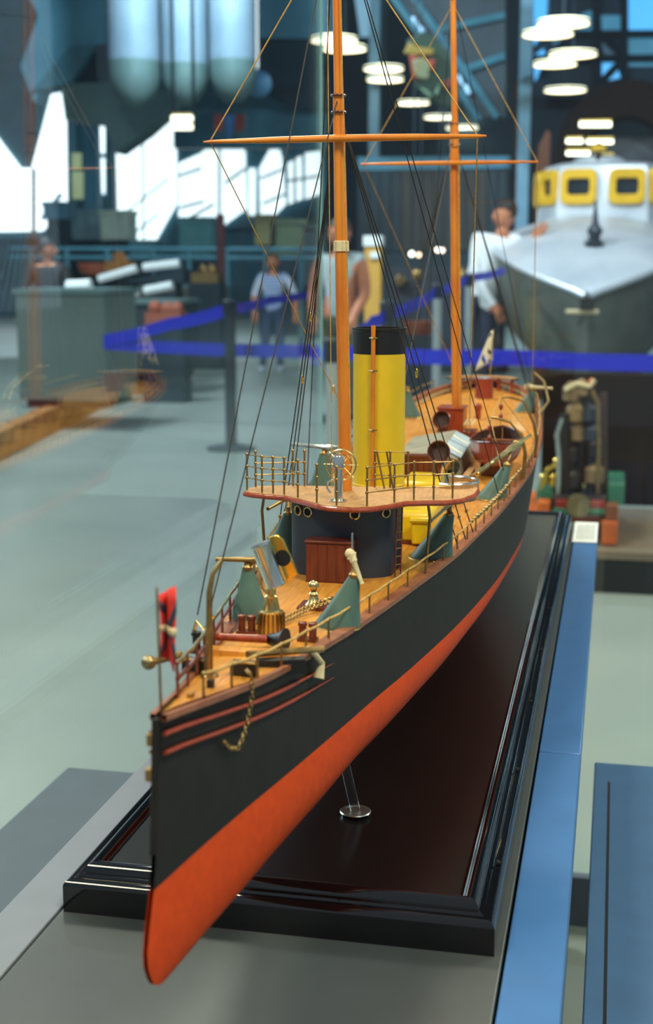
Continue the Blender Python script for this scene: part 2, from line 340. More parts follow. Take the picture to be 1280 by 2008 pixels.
o = MB().slab([at(690, -40, 34), at(728, -40, 34), at(738, 70, 34), at(706, 72, 34)], (0, .1, 0)).build('skylight_pane', mat('pale sky pane', (150, 190, 214), .5, emit=.35)); tag(o, 'pale sky-blue roof pane at the top right of the near mast', 'skylight')
# sloping dark truss with a row of small pale lights, upper middle
t = thing('roof_truss', at(880, 120, 26), 'dark sloping roof truss with a diagonal row of pale lights between the masts', 'truss')
MB().slab([at(760, -40, 26), at(990, -40, 26), at(990, 230, 26), at(930, 230, 26)], (0, .3, 0)).build('web_plate', M_dteal, t)
for k in range(8):
    x, y = 812+k*14.5, 42+k*19
    MB().slab([at(x-6, y-9, 25.8), at(x+2, y-9, 25.8), at(x+9, y+8, 25.8), at(x+1, y+8, 25.8)], (0, .08, 0)).build('light', mat('pale blue light', (156, 196, 226), .4, emit=.5), t)
for x0, y0, x1, y1 in ((760, -20, 940, 235), (800, -20, 975, 230), (850, 60, 990, 30), (900, 140, 990, 110)):
    MB().tube([at(x0, y0, 25.9), at(x1, y1, 25.9)], .07, 6).build('bar', M_frame, t)
# painted carved crest hanging between the masts
Y = 20; t = thing('painted_crest', at(835, 200, Y), 'carved crest painted green, red, cream and gold hanging between the masts', 'crest')
def blob(name, pts, m, d): MB().slab([at(x, y, Y-d) for x, y in pts], (0, .12, 0)).build(name, m, t, bevel=.02)
blob('backing', [(796, 80), (830, 60), (880, 100), (900, 160), (896, 215), (850, 200), (815, 170)], mat('dark green paint', (40, 66, 50), .6), 0)
blob('crown', [(790, 104), (802, 82), (818, 92), (850, 96), (846, 108), (806, 108)], mat('ochre paint', (166, 136, 52), .5), .1)
blob('red_field', [(802, 108), (818, 106), (816, 160), (808, 152)], mat('faded red paint', (168, 66, 50), .6), .1)
blob('red_field', [(834, 118), (852, 116), (848, 138), (838, 136)], mat('faded red paint', (168, 66, 50), .6), .12)
blob('shield', [(808, 118), (830, 112), (842, 126), (838, 156), (820, 154), (810, 140)], mat('sage paint', (142, 146, 108), .6), .14)
blob('scroll', [(822, 170), (850, 184), (862, 162), (858, 186), (840, 192)], mat('pale green paint', (120, 150, 120), .6), .12)
blob('red_tip', [(866, 160), (886, 152), (890, 172), (872, 176)], mat('brown red paint', (120, 48, 34), .6), .1)
hang(at(815, 75, Y+.05), t); hang(at(880, 105, Y+.05), t)
# dark vertical board wall behind the masts
bw = struct('wall_board_screen', MB().slab([at(700, 330, 29), at(995, 330, 29), at(995, 700, 29), at(700, 700, 29)], (0, .2, 0)), M_dteal)
for k in range(14):
    x = 704+k*21; d = random.uniform(0, .05)
    MB().slab([at(x, 334, 28.95-d), at(x+19, 334, 28.95-d), at(x+19, 492, 28.95-d), at(x, 492, 28.95-d)], (0, .06, 0)).build('board', M_brown if 3 < k < 12 else M_dteal, bw)
MB().slab([at(700, 308, 28.9), at(1000, 306, 28.9), at(1000, 330, 28.9), at(700, 334, 28.9)], (0, .2, 0)).build('cornice', M_mteal, bw)
# dark round arch at the right, orange brown post beside it
Y = 17; t = thing('dark_arch', at(1215, 420, Y), 'big dark brown round arch standing behind the silver boat', 'arch')
cc = at(1225, 325, Y); R0 = (at(1225, 325, Y)-at(1225, 155, Y)).length; R1 = R0*.58
ring = [cc+V((math.cos(a)*R0*.86, 0, math.sin(a)*R0)) for a in [PI*i/24 for i in range(25)]]; inner = [cc+V((math.cos(a)*R1*.9, 0, math.sin(a)*R1)) for a in [PI*i/24 for i in range(25)]]
m = MB(); rows = []
for p, q in zip(ring, inner): rows.append([p, q, q+V((0, .8, 0)), p+V((0, .8, 0))])
m.grid(rows, True); m.add(rows[0], [(0, 1, 2, 3)]); m.add(rows[-1], [(0, 1, 2, 3)]); m.build('arch_ring', mat('dark brown leather', (26, 18, 15), .8, var=.3, scale=2, spec=.15), t)
for sx, p, q in ((1, ring[0], inner[0]), (-1, ring[-1], inner[-1])):
    x0, x1 = sorted((p.x, q.x)); MB().bb(x0, x1, Y, Y+.8, 0, cc.z).build('pier', M_blk, t)
MB().slab([at(1108, 268, Y+.6), at(1330, 268, Y+.6), at(1330, 345, Y+.6), at(1108, 345, Y+.6)], (0, .05, 0)).build('back_panel', M_tabd, t)
for k, (x0, x1, y, wd) in enumerate(((1136, 1198, 244, 9), (1110, 1142, 277, 8), (1150, 1202, 278, 7), (1110, 1156, 301, 7), (1165, 1202, 309, 6))):  # glowing tubes modelled in place of lamp reflections
    a, b = at(x0, y, 16.6), at(x1, y, 16.6)
    u = thing('lamp_reflection_tube', (a+b)/2, ('topmost glowing tube for a lamp reflection inside the dark arch', 'short left lamp reflection tube of the second row inside the dark arch', 'right lamp reflection tube of the second row inside the dark arch', 'left lamp reflection tube of the lowest row inside the dark arch', 'right lamp reflection tube of the lowest row, above the boat cabin roof')[k], 'lamp', 'lamp reflection tubes in the arch')
    MB().tube([a, b], wd*.0032, 8).build('tube', M_lamp, u); MB().box((a+b)/2+V((0, .04, .04)), ((b-a).length, .05, .03)).build('housing', M_lampr, u); MB().box((a+b)/2+V((0, .53, .04)), (.04, .97, .025)).build('bracket', M_blk, u)
o = MB().slab([V((at(1052, 345, 18).x, 18, 0)), at(1053, 330, 18), at(1056, 285, 18), at(1072, 255, 18), at(1078, 258, 18), V((at(1078, 345, 18).x, 18, 0))], (0, .3, 0)).build('brown_post', mat('orange brown paint', (122, 66, 36), .5, var=.2, scale=3)); tag(o, 'orange brown post left of the dark arch above the boat cabin', 'post')
# ---- left plinth with brick kerb
def fl(px, py): 
    d = FW + RT*((px-CX)/F) - UP*((py-CY)/F); return V((0, 0, EYE))+d*(-EYE/d.z)
A, B = fl(-60, 935), fl(335, 728); dirn = (B-A).normalized(); nrm = V((-dirn.y, dirn.x, 0)); H = .16
pl = thing('brick_edged_platform', (A+B)/2, 'low platform with an ochre brick kerb along the floor at left', 'platform')
MB().slab([A+nrm*.12, B+nrm*.12, B+nrm*7, A+nrm*7], (0, 0, H)).build('platform_top', M_plat, pl)
n = 26; Lk = (B-A).length/n
bk = MB().box((0, 0, 0), (Lk*.94, .12, H+.02)).mesh('brick', M_ochre)
for k in range(n):
    inst('brick', bk, A+dirn*(k+.5)*Lk+nrm*.06+V((0, 0, (H+.02)/2+random.uniform(-.004, .004))), pl, rot=(0, 0, math.atan2(dirn.y, dirn.x)))
# grey cabinet and cases at the left
def cab(name, x0, x1, y0, Y, dz, m, label, cat, z0=0.0):
    a, b = at(x0, y0, Y), at(x1, y0, Y); t = thing(name, ((a.x+b.x)/2, Y, z0), label, cat)
    MB().bb(a.x, b.x, Y, Y+.7, z0+.06, a.z-.04).build('body', m, t); MB().bb(a.x-.02, b.x+.02, Y-.02, Y+.72, a.z-.04, a.z).build('top', M_greyd, t); MB().bb(a.x+.04, b.x-.04, Y+.05, Y+.65, z0, z0+.06).build('plinth', M_dteal, t); return t
cab('grey_cabinet', 30, 203, 566, 9.8, .7, mat('grey green cabinet paint', (92, 108, 104), .5, var=.1, scale=2), 'plain grey green cabinet on the brick platform at far left', 'cabinet', H)
cab('dark_cabinet', 205, 345, 588, 12.5, .7, mat('dark cabinet paint', (40, 52, 58), .5, var=.2, scale=2), 'dark low cabinet right of the plain grey green one', 'cabinet', H)
cab('brown_cabinet', 262, 420, 560, 17.0, .7, mat('grey brown cabinet paint', (84, 84, 76), .5, var=.2, scale=2), 'grey brown cabinet under the white rods at left', 'cabinet', 0)
M_white = mat('white enamel', (226, 236, 238), .35, var=.03)
for k, (x0, y0, x1, y1, Y) in enumerate(((195, 548, 268, 527, 14), (282, 525, 352, 517, 14), (215, 580, 272, 573, 13.5), (284, 571, 338, 560, 13.5), (132, 562, 178, 560, 10.1))):
    o = MB().tube([at(x0, y0, Y), at(x1, y1, Y)], .05, 8).build('white_rod', M_white)
    tag(o, ('thick white rod lying left, upper row', 'thick white rod lying right, upper row', 'white rod lying left, lower row', 'white rod lying right, lower row', 'short white rod lying on the grey green cabinet')[k], 'rod', 'white rods on the left cases')
for k, (Y, x0, x1, ya, yb) in enumerate(((13.88, 190, 360, 545, 556), (13.38, 210, 345, 584, 592))):
    a, b = at(x0, ya, Y), at(x1, ya, Y); t = thing('rod_rack', ((a.x+b.x)/2, Y+.3, 0), ('dark trestle rack carrying the upper white rods', 'dark trestle rack carrying the lower white rods')[k], 'rack')
    MB().slab([V((a.x, Y, a.z-.05)), V((b.x, Y, a.z-.05)), V((b.x, Y, at(x1, (518, 563)[k], Y).z-.05)), V((a.x, Y, at(x0, (551, 586)[k], Y).z-.05))], (0, .25, 0)).build('shelf', M_dteal, t)
    for xx in (a.x+.1, b.x-.1): MB().bb(xx-.03, xx+.03, Y+.1, Y+.16, H, a.z-.04).build('leg', M_dteal, t)
# copper half-hull, brass heaps and small exhibits on the left
t = thing('copper_bowl', at(182, 538, 11.6), 'copper coloured bowl beside the dark figure at far left', 'bowl')
MB().lathe([(.04, 0), (.10, .03), (.125, .1), (.13, .12), (.12, .12), (.09, .04), (1e-5, .015)], at(180, 542, 11.6), n=24).build('bowl_body', mat('copper paint', (158, 84, 58), .5, var=.15, scale=6), t)
MB().cyl((at(180, 542, 11.6).x, 10.5, H), at(180, 542, 11.6), .03, n=10).build('stand', M_dteal, t)
for k, (x, y, Y, m, lb) in enumerate(((235, 512, 16, M_ochre, 'ochre lumpy exhibit left of the white rods'), (405, 535, 16, M_brassd, 'brass heap exhibit on a dark stand at left centre'), (325, 612, 12, mat('terracotta', (150, 84, 62), .6, var=.15, scale=9), 'small terracotta exhibit on a dark stand behind the left tape'))):
    c = at(x, y, Y); t = thing('small_exhibit', (c.x, Y, 0), lb, 'exhibit')
    mm = MB(); mm.box(c+V((0, 0, -.06)), (.34, .2, .12))
    for q in range(4): mm.sph(c+V((random.uniform(-.12, .12), 0, random.uniform(-.01, .06))), random.uniform(.04, .08), 8)
    mm.build('object_body', m, t); MB().bb(c.x-.2, c.x+.2, Y-.12, Y+.12, 0, c.z-.12).build('stand', M_dteal, t)
t = thing('red_column', at(432, 545, 19), 'slim dark red column with a brass foot left of the child', 'column')
a = at(432, 420, 19); MB().cyl((a.x, 19, 0), a, .07, .06).build('shaft', mat('maroon paint', (96, 44, 42), .5), t); MB().lathe([(.2, 0), (.2, .08), (.09, .14)], (a.x, 19, 0)).build('foot', M_brassd, t)
# gallery railing
t = thing('gallery_railing', at(360, 520, 20.5), 'long teal railing with posts in front of the bright windows', 'railing')
for y in (488, 505): MB().tube([at(20, y, 20.5), at(632, y+2, 20.5)], .035, 8).build('rail', M_frame, t)
for x in (60, 130, 210, 300, 370, 445, 520, 590): a = at(x, 486, 20.5); MB().cyl((a.x, 20.5, 0), a, .04, n=8).build('post', M_frame, t)
# low far shelves of blurred exhibits below the windows
for k, (x0, x1, y0, y1, Y, rgb, lb) in enumerate(((85, 125, 395, 430, 25, (70, 116, 140), 'teal crate on the gallery under the leftmost window'), (128, 190, 410, 470, 26.2, (120, 150, 160), 'pale blue crate left of the framed cream board'),
        (198, 250, 412, 470, 25.3, (176, 190, 176), 'pale cream board under the biggest bright window'), (255, 300, 470, 500, 25, (86, 130, 142), 'teal crate below the biggest bright window'), (352, 412, 425, 500, 25, (84, 138, 142), 'tall teal crate left of the red column'),
        (500, 530, 420, 480, 24, (140, 130, 84), 'ochre crate behind the child beside the gallery post'), (540, 600, 430, 500, 24, (92, 104, 78), 'olive crate above the child'), (595, 634, 440, 560, 23, (52, 60, 60), 'dark crate next to the glass corner'))):
    a, b = at(x0, y1, Y), at(x1, y0, Y); t = thing('gallery_crate', ((a.x+b.x)/2, Y, 0), lb, 'crate')
    mm = mat('crate paint %d' % k, rgb, .6, var=.2, scale=3); MB().bb(a.x, b.x, Y, Y+.5, a.z, b.z).build('box_body', mm, t); MB().bb(a.x-.02, b.x+.02, Y-.03, Y+.53, b.z-.08, b.z).build('lid', mm, t)
    MB().bb(a.x+.05, b.x-.05, Y+.05, Y+.45, 0, a.z).build('stand', M_dteal, t)
# ------------------------------------------------------------------ show case: table, glass, lacquered base
XC = -.217; ZT = .794
tb = thing('display_table', (XC, 1.5, 0), 'grey blue steel display table under the ship model', 'table')
MB().bb(-.3745, -.0585, .30, 2.433, ZT-.03, ZT).build('centre_panel', M_table, tb, bevel=.001)
MB().bb(-.416, -.3765, .30, 2.433, ZT-.03, ZT).build('side_panel', M_tabl, tb, bevel=.001)
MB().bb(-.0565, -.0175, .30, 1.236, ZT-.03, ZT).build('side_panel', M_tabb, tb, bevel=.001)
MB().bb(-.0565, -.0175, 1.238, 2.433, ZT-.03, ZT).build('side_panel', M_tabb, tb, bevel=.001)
MB().bb(-.41, -.023, .32, 2.42, ZT-.06, ZT-.012).build('seam_filler', M_gap, tb)
MB().bb(-.39, -.043, .36, 2.38, .05, ZT-.06).build('cabinet_body', M_tabd, tb)
MB().bb(-.38, -.053, .38, 2.36, 0, .05).build('plinth', M_blk, tb)
for sx, x0, x1, y1 in ((-1, -.685, -.54, 1.575), (1, -.006, .09, 1.739)):
    t = thing('case_step', ((x0+x1)/2, .8, 0), ('dark blue grey side step of the case left of the table', 'blue side step of the case right of the table')[sx > 0], 'step')
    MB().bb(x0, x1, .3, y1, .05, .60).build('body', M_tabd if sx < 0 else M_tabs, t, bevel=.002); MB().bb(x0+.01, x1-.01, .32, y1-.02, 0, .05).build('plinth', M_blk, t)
    if sx > 0: MB().bb(.0120, .0148, .31, y1-.07, .597, .6008).build('seam', M_gap, t)
gc = thing('glass_case', (XC, 1.4, 0), 'tall clear glass case around the ship model with a far left corner edge', 'glass case')
GX0, GX1, GY1, GZ = -.531, .097, 2.45, 2.05
MB().bb(GX0-.005, GX0, .30, GY1, .10, GZ).build('pane', M_glass, gc)
MB().bb(GX0, GX1, GY1, GY1+.005, .10, GZ).build('pane', M_glass, gc)
MB().bb(GX1, GX1+.005, .30, GY1, .10, GZ).build('pane', M_glass, gc)
MB().bb(GX0-.004, GX0-.0005, GY1-.0005, GY1+.004, .10, GZ).build('corner_edge', mat('polished glass edge', (150, 196, 200), .2, var=.05), gc)
for x0, x1, y0, y1 in ((GX0-.008, GX0+.003, .28, GY1+.02), (GX1-.003, GX1+.008, .28, GY1+.02), (GX0-.008, GX1+.008, GY1-.003, GY1+.02)): MB().bb(x0, x1, y0, y1, 0, .10).build('bottom_frame', M_tabd, gc)
# base: lacquered panel with stepped mouldings
bx0, bx1, by0, by1 = -.372, -.064, .838, 2.37
bs = thing('lacquered_plinth', (XC, 1.6, ZT), 'glossy black lacquered base with stepped moulded edges under the ship', 'plinth')
prof = [(0, 0), (0, .019)]+[(.005-.005*math.cos(a), .019+.005*math.sin(a)) for a in [PI/2*k/6 for k in range(1, 7)]]+[(.0085, .024), (.0092, .0258), (.0115, .0262)]
prof += [(.018-.006*math.cos(a), .0265+.006*math.sin(a)) for a in [PI*.83*k/9 for k in range(10)]]+[(.0262, .029)]
def side(i):
    cs = [(bx0, by0, 1, 1), (bx1, by0, -1, 1), (bx1, by1, -1, -1), (bx0, by1, 1, -1)]; a, b = cs[i], cs[(i+1) % 4]
    rows = [[V((c[0]+c[2]*d, c[1]+c[3]*d, ZT+h)) for d, h in prof]+[V((c[0]+c[2]*.0265, c[1]+c[3]*.0265, ZT))] for c in (a, b)]
    m = MB().grid(rows, True); return m
for i in range(4): side(i).build('moulding', M_lac, bs, ang=42)
MB().bb(bx0+.0264, bx1-.0264, by0+.0264, by1-.0264, ZT, ZT+.029).build('top_panel', M_lac2, bs)
sc_m = MB().lathe([(1e-5, .001), (.0014, .001), (.002, 0)], (0, 0, 0), n=10).mesh('screw', M_gap)
for k in range(8): inst('screw', sc_m, (bx1-.0055, .93+k*.19, ZT+.0256), bs)
ZB = ZT+.029
# label card
t = thing('label_card', (-.033, 2.33, ZT+.001), 'white printed label card lying on the far right of the table', 'card')
MB().bb(-.0585, -.0178, 2.245, 2.425, ZT+.0005, ZT+.002).build('card', M_paper, t)
for r in range(7):
    y = 2.265; x = -.052+r*.0045
    while y < 2.395:
        l = random.uniform(.006, .018); MB().bb(x, x+.0014, y, y+l, ZT+.002, ZT+.0023).build('print_line', M_ink, t); y += l+.004
# clear supports under the keel
for k, yy in enumerate((.985, 1.95)):
    t = thing('acrylic_support', (XC+.012*(k == 0), yy, ZB), ('clear round support with a shining rim near the bow end of the base', 'clear round support near the stern end of the base')[k], 'support')
    c = V((XC+.03*(k == 0), yy, ZB)); kx = XC
    MB().lathe([(.0115, 0), (.0115, .003), (.009, .004), (1e-5, .004)], c, n=28).build('foot', M_acr, t)
    MB().lathe([(.0118, .0026), (.0125, .0032), (.0118, .0038)], c, n=28).build('rim', M_steel, t)
    MB().tube([c+V((0, 0, .004)), V((kx+.015*(k == 0), yy, .893))], .004, 12).build('column', M_acr, t)

# ------------------------------------------------------------------ the ship model
SH = thing('ship_model', (XC, 1.45, .884), 'steam gunboat model with ram bow, black hull, red bottom and yellow funnel', 'model ship')
YB = [.597, .65, .71, .79, .88, .937, 1.028, 1.16, 1.255, 1.353, 1.457, 1.63, 1.8, 1.9, 2.05, 2.15, 2.25, 2.32, 2.352, 2.365]
HD = [.0012, .0085, .018, .031, .045, .053, .066, .085, .0945, .104, .112, .1235, .124, .1205, .111, .100, .078, .047, .022, .0]
HW = [.0012, .0085, .018, .032, .047, .056, .0715, .0905, .101, .110, .116, .121, .113, .104, .083, .063, .036, .014, .006, .0]
ZY = [.59, .612, .68, .745, .825, .94, 1.07, 1.25, 1.42, 1.63, 1.9, 2.15, 2.365]
ZZ = [1.030, 1.028, 1.018, 1.010, 1.005, 1.0, .998, .998, 1.0, 1.008, 1.022, 1.040, 1.056]
ZK, ZW = .884, .942
def dz(y): return cr(y, ZY, ZZ)
def dkz(y): return dz(y)-lerp(y, [.6, 1.9, 2.1, 2.37], [.001, .002, .009, .014])    # planked deck lies below the rail at the stern
def hd(y): return max(cr(y, YB, HD), 0)
def hw(y): return max(cr(y, YB, HW), 0)
STEM_Z = [.884, .890, .900, .912, .925, .942, .985, 1.03]; STEM_Y = [.612, .597, .588, .584, .588, .596, .606, .614]
def stem(z): return cr(z, STEM_Z, STEM_Y)
def stern(z): return lerp(z, [.884, .93, .942, .97, 1.0, 1.056], [2.16, 2.21, 2.26, 2.325, 2.35, 2.365])
NS = 90
us = [(i/NS)**1.25 for i in range(NS+1)]
def hull_rows(ts, under):
    rows = []
    for t in ts:
        row = []
        for u in us:
            if under: zf = ZK+(ZW-ZK)*t
            else: zf = None
            y0 = .597+u*(2.365-.597)
            z = zf if under else ZW+(dz(y0)-ZW)*t
            ys, ye = stem(z), stern(z); y = ys+u*(ye-ys)
            if under:
                n = lerp(y, [.6, .66, .75, .9, 1.3, 2.3], [6.5, 4.6, 3.0, 2.3, 1.9, 1.5])
                f = (max(0, 1-(1-t)**n))**(1/n); b = hw(y0)*f
                b = max(b, .0075*math.sin(min(1, u*45)*PI/2)*(t**.22*(1-t**2.5) if t > 0 else 0)) if u < .06 else b
            else: b = hw(y0)*(1-t)+hd(y0)*t
            row.append((b, y, z))
        rows.append(row)
    return rows
def hull_mesh(ts, under):
    rows = hull_rows(ts, under); m = MB()
    for sx in (-1, 1): m.grid([[V((XC+sx*b, y, z)) for b, y, z in r] for r in rows])
    return m
bt = hull_mesh([0, .03, .08, .15, .25, .38, .52, .68, .84, 1], True); bt.build('bottom', M_red, SH, ang=60, label='orange red underwater hull with ram')
tp = hull_mesh([0, .2, .4, .6, .8, 1], False); tp.build('topsides', M_hull, SH, ang=60, label='black hull side')
# deck
m = MB(); rows = []
for i in range(81):
    y = .622+i*(2.352-.622)/80; h = max(hd(y)-.0015, .0004); rows.append([V((XC+h*k, y, dkz(y)+.0012*(1-k*k))) for k in (-1, -.66, -.33, 0, .33, .66, 1)])
m.grid(rows).build('deck', M_deck, SH, label='varnished wooden deck')
# waterway plank along both edges and the red-brown bow strakes
for sx in (-1, 1):
    m = MB(); rows = []
    for i in range(91):
        y = .612+i*(2.36-.612)/90; h = hd(y); wd = min(lerp(y, [.6, .79, .86], [.0016, .003, .009]), h*.8+.0006); z = dz(y)
        rows.append([V((XC+sx*(h+.0012), y, z-.0022)), V((XC+sx*(h+.0012), y, z+.0012)), V((XC+sx*(h-wd), y, z+.0012)), V((XC+sx*(h-wd), y, z-.0022))])
    m.grid(rows, True).build('covering_board', M_rail, SH, ang=20)
    for dzz in (.0085, .0185):
        pts = []
        for i in range(14):
            y = .613+i*.018; z = dz(y)-dzz-.0005*i; t = (z-ZW)/(dz(y)-ZW); pts.append((XC+sx*(hd(y)*t+hw(y)*(1-t)+.0004), y-.002*(i == 0), z))
        MB().tube(pts, [.0013]*10+[.001, .0008, .0005, .0002], 6).build('strake', M_mahr, SH, label='thin reddish bow strake')
    # inner bulwark at the stern
    m = MB(); rows = []
    for i in range(31):
        y = 1.95+i*(2.352-1.95)/30; h = max(hd(y)-.002, .001); rows.append([V((XC+sx*h, y, dz(y)+.001)), V((XC+sx*(h-.001), y, dkz(y)-.001)), V((XC+sx*(h-.0035), y, dkz(y)-.001)), V((XC+sx*(h-.0035), y, dz(y)+.001))])
    m.grid(rows, True).build('bulwark', M_cream, SH)
MB().tube([(XC, .6085, 1.028), (XC, .6045, .99), (XC, .600, .96)], .0022, 8).build('stem_post', M_hull, SH)
# small gilt stem fittings
for z in (1.0165, .999): MB().box((XC-.003, stem(z)-.001, z), (.004, .006, .006)).build('stem_bracket', M_brassd, SH)
def P(x, y, z=None, dh=0): return V((XC+x, y, (dkz(y) if z is None else z)+dh))
# ---- rails: stanchions and hand ropes
st_m = MB().tube([(0, 0, -.001), (0, 0, .0128)], [.0009, .0007], 6).sph((0, 0, .0135), .0013, 6).mesh('stanchion', M_brassd)
st_t = MB().tube([(0, 0, -.001), (0, 0, .018)], [.001, .0008], 6).sph((0, 0, .0185), .0014, 6).mesh('stanchion', M_mah)
for sx in (-1, 1):
    top = []
    ys = [.665, .70, .735, .77, .81, .85, .89, .935, .98, 1.03, 1.08, 1.135, 1.185, 1.23, 1.27, 1.31, 1.35, 1.39, 1.43, 1.47, 1.51, 1.55, 1.59, 1.63, 1.67, 1.71, 1.76, 1.82, 1.88, 1.94, 2.0, 2.06, 2.12, 2.18, 2.24]
    for y in ys:
        tall = y < .95 and sx < 0; hgt = .0185 if tall else .0135
        inst('stanchion', st_t if tall else st_m, (XC+sx*(hd(y)-.0035), y, dz(y)+.0012), SH); top.append((XC+sx*(hd(y)-.0035), y, dz(y)+.0012+hgt))
    pts = []
    for a, b in zip(top[:-1], top[1:]): pts += [V(a), V(a).lerp(V(b), .5)+V((0, 0, -.0008))]
    pts.append(V(top[-1]))
    MB().tube(pts, .0013 if sx < 0 else .0009, 6).build('hand_rope', M_brass if sx < 0 else M_rope2, SH)
    if sx < 0: MB().tube([V(p)+V((0, 0, -.009)) for p in top[:12]], .0014, 6).build('lower_rail', M_mah, SH)
# knotted gold lashing on the port rail
m = MB()
for y in [1.25+.014*i for i in range(22)]:
    q = XC+hd(y)-.0035; m.sph((q, y, dz(y)+.0148), .0021 if int(y*1000) % 3 else .0028, 6, (1, 1.9, 1))
m.build('rope_lashing', M_brassd, SH)

# ---- bow fittings
MB().tube([P(-.004, .628), P(-.0055, .63, 1.09)], [.0008, .0006], 6).build('jack_staff', M_brassd, SH)
def jack(i, j, d=0):
    return P(-.0052+.0095*i/6+.0008*math.sin(i*1.3+j*.5), .632+.004*math.sin(i*.9)+d, 1.0855-j*.0055+.006*(i/6)*(1-j/6)-.0064*(i/6)*(j/6))
def cloth_strip(fn, path, hwj, parent, m, th=.0007):
    q = MB(); q.grid([[fn(i, j-hwj), fn(i, j), fn(i, j+hwj)] for i, j in path]); o = q.build('flag_stripe', m, parent); md = o.modifiers.new('cloth', 'SOLIDIFY'); md.thickness = th*2; md.offset = 0
fl1 = MB().grid([[jack(i, j) for j in range(7)] for i in range(7)]).build('jack_flag', M_flagr, SH, label='small red flag crossed with dark blue at the bow')
md = fl1.modifiers.new('cloth', 'SOLIDIFY'); md.thickness = .0004; md.offset = 0
cloth_strip(jack, [(k*.75, 1.0+k*.5) for k in range(9)], .42, fl1, M_flagb)
cloth_strip(jack, [(k*.75, 5.4-k*.5) for k in range(9)], .42, fl1, M_flagb)
cloth_strip(jack, [(k*.75, 3.2) for k in range(9)], .3, fl1, M_cream, .0009)
# anchor gear at starboard bow: round stock end
an = MB().tube([P(-.016, .70, 1.034), P(-.031, .697, 1.030)], .0022, 8).build('anchor_stock', M_brassd, SH)
MB().lathe([(1e-5, -.001), (.004, -.0008), (.0042, .001), (.0035, .004), (.002, .008)], P(-.0345, .695, 1.0295), (.6, -.8, .15), 18).build('stock_knob', M_brassd, an)
MB().sph(P(-.0345, .6945, 1.0295), .0017, 8).build('knob_button', M_mahr, an)
# anchor davit
dv = MB().tube([P(-.0108, .734, 1.0105), P(-.0104, .734, 1.04), P(-.0098, .734, 1.062), P(-.008, .735, 1.073), P(-.003, .738, 1.081)], [.0024, .002, .0018, .0016, .0013], 10).build('anchor_davit', M_brassd, SH)
MB().lathe([(.0055, 0), (.0055, .0012), (.003, .002)], P(-.0108, .734, 1.0108)).build('flange', M_brassd, dv)
# fairleads, bollards
for x, y, sx_, nm in ((-.0225, .742, .014, 'a'), (.0085, .742, .016, 'b')):
    f = MB().box(P(x, y, dkz(y)+.0055), (sx_, .008, .009)).build('fairlead', M_blk, SH, bevel=.001)
    MB().tube([P(x-sx_/2, y-.004, dkz(y)+.0102), P(x+sx_/2, y-.004, dkz(y)+.0102)], .001, 6).build('cap_strip', M_brassd, f)
MB().box(P(.0005, .70, dkz(.70)+.003), (.0035, .004, .006)).build('cleat', M_blk, SH)
MB().box(P(-.001, .668, dkz(.668)+.002), (.0025, .006, .004)).build('cleat', M_brassd, SH)
def bitts(x, y, m=M_blk):
    b = MB().box(P(x, y, dkz(y)+.0015), (.013, .008, .003)).build('bitts', m, SH)
    for d in (-.0035, .0035): MB().lathe([(.0026, 0), (.0026, .009), (.0032, .0095), (.0032, .0115), (1e-5, .0122)], P(x+d, y, dkz(y)+.002), n=12).build('post', m, b)
bitts(-.036, .80); bitts(.0235, .846, M_mah); bitts(-.022, .858, M_mah)
MB().tube([P(-.042, .80, 1.016), P(-.039, .80, 1.026), P(-.034, .80, 1.020), P(-.028, .80, 1.03)], .0014, 6).build('bracket', M_brass, SH)
# cathead bar, cat anchor, chain at port bow
cb = MB().tube([P(.004, .765, 1.0165), P(.026, .79, 1.0125), P(.0445, .80, 1.0125)], .0022, 8).build('cat_beam', M_brassd, SH)
MB().box(P(.0225, .775, 1.0075), (.03, .008, .009), rz=.35).build('chock', M_blk, cb)
MB().tube([P(.0335, .800, 1.0125), P(.0368, .808, 1.006), P(.0395, .816, .998), P(.0385, .812, .989)], [.0015, .002, .0022, .0036], 8).build('cat_hook', M_cream, cb)
ch = MB()
cp = [P(.012, .735, 1.016), P(.0200, .712, 1.0215), P(.0206, .7145, 1.0178), P(.0208, .715, 1.0085), P(.0202, .7115, 1.0004), P(.0195, .707, .9927), P(.0187, .702, .9868), P(.0175, .6955, .9821), P(.0158, .6855, .9856), P(.0144, .6765, .9935)]
def samp(ps, step):
    out = []; acc = 0
    for a, b in zip(ps[:-1], ps[1:]):
        L = (b-a).length; k = acc
        while k < L: out.append(a.lerp(b, k/L)); k += step
        acc = k-L
    return out
lk = samp(cp, .0026)
chain = bpy.data.objects.new('anchor_chain', None); C.objects.link(chain); chain.parent = SH; chain.location = (0, 0, 0)
def ring_mesh(r, t, sq=1.5, name='chain_link', m=M_brassd): return MB().tube([(r*math.cos(a), r*sq*math.sin(a), 0) for a in [2*PI*i/10 for i in range(10)]], t, 5, closed=True).mesh(name, m)
lm = ring_mesh(.0011, .00042)
def chain_links(pts, parent):
    for i, p in enumerate(pts):
        d = (pts[min(i+1, len(pts)-1)]-pts[max(i-1, 0)]).normalized(); q = d.to_track_quat('Y', 'Z') @ Quaternion((0, 1, 0), (PI/2)*(i % 2))
        o = inst('chain_link', lm, p, parent); o.rotation_euler = q.to_euler()
chain_links(lk, chain)
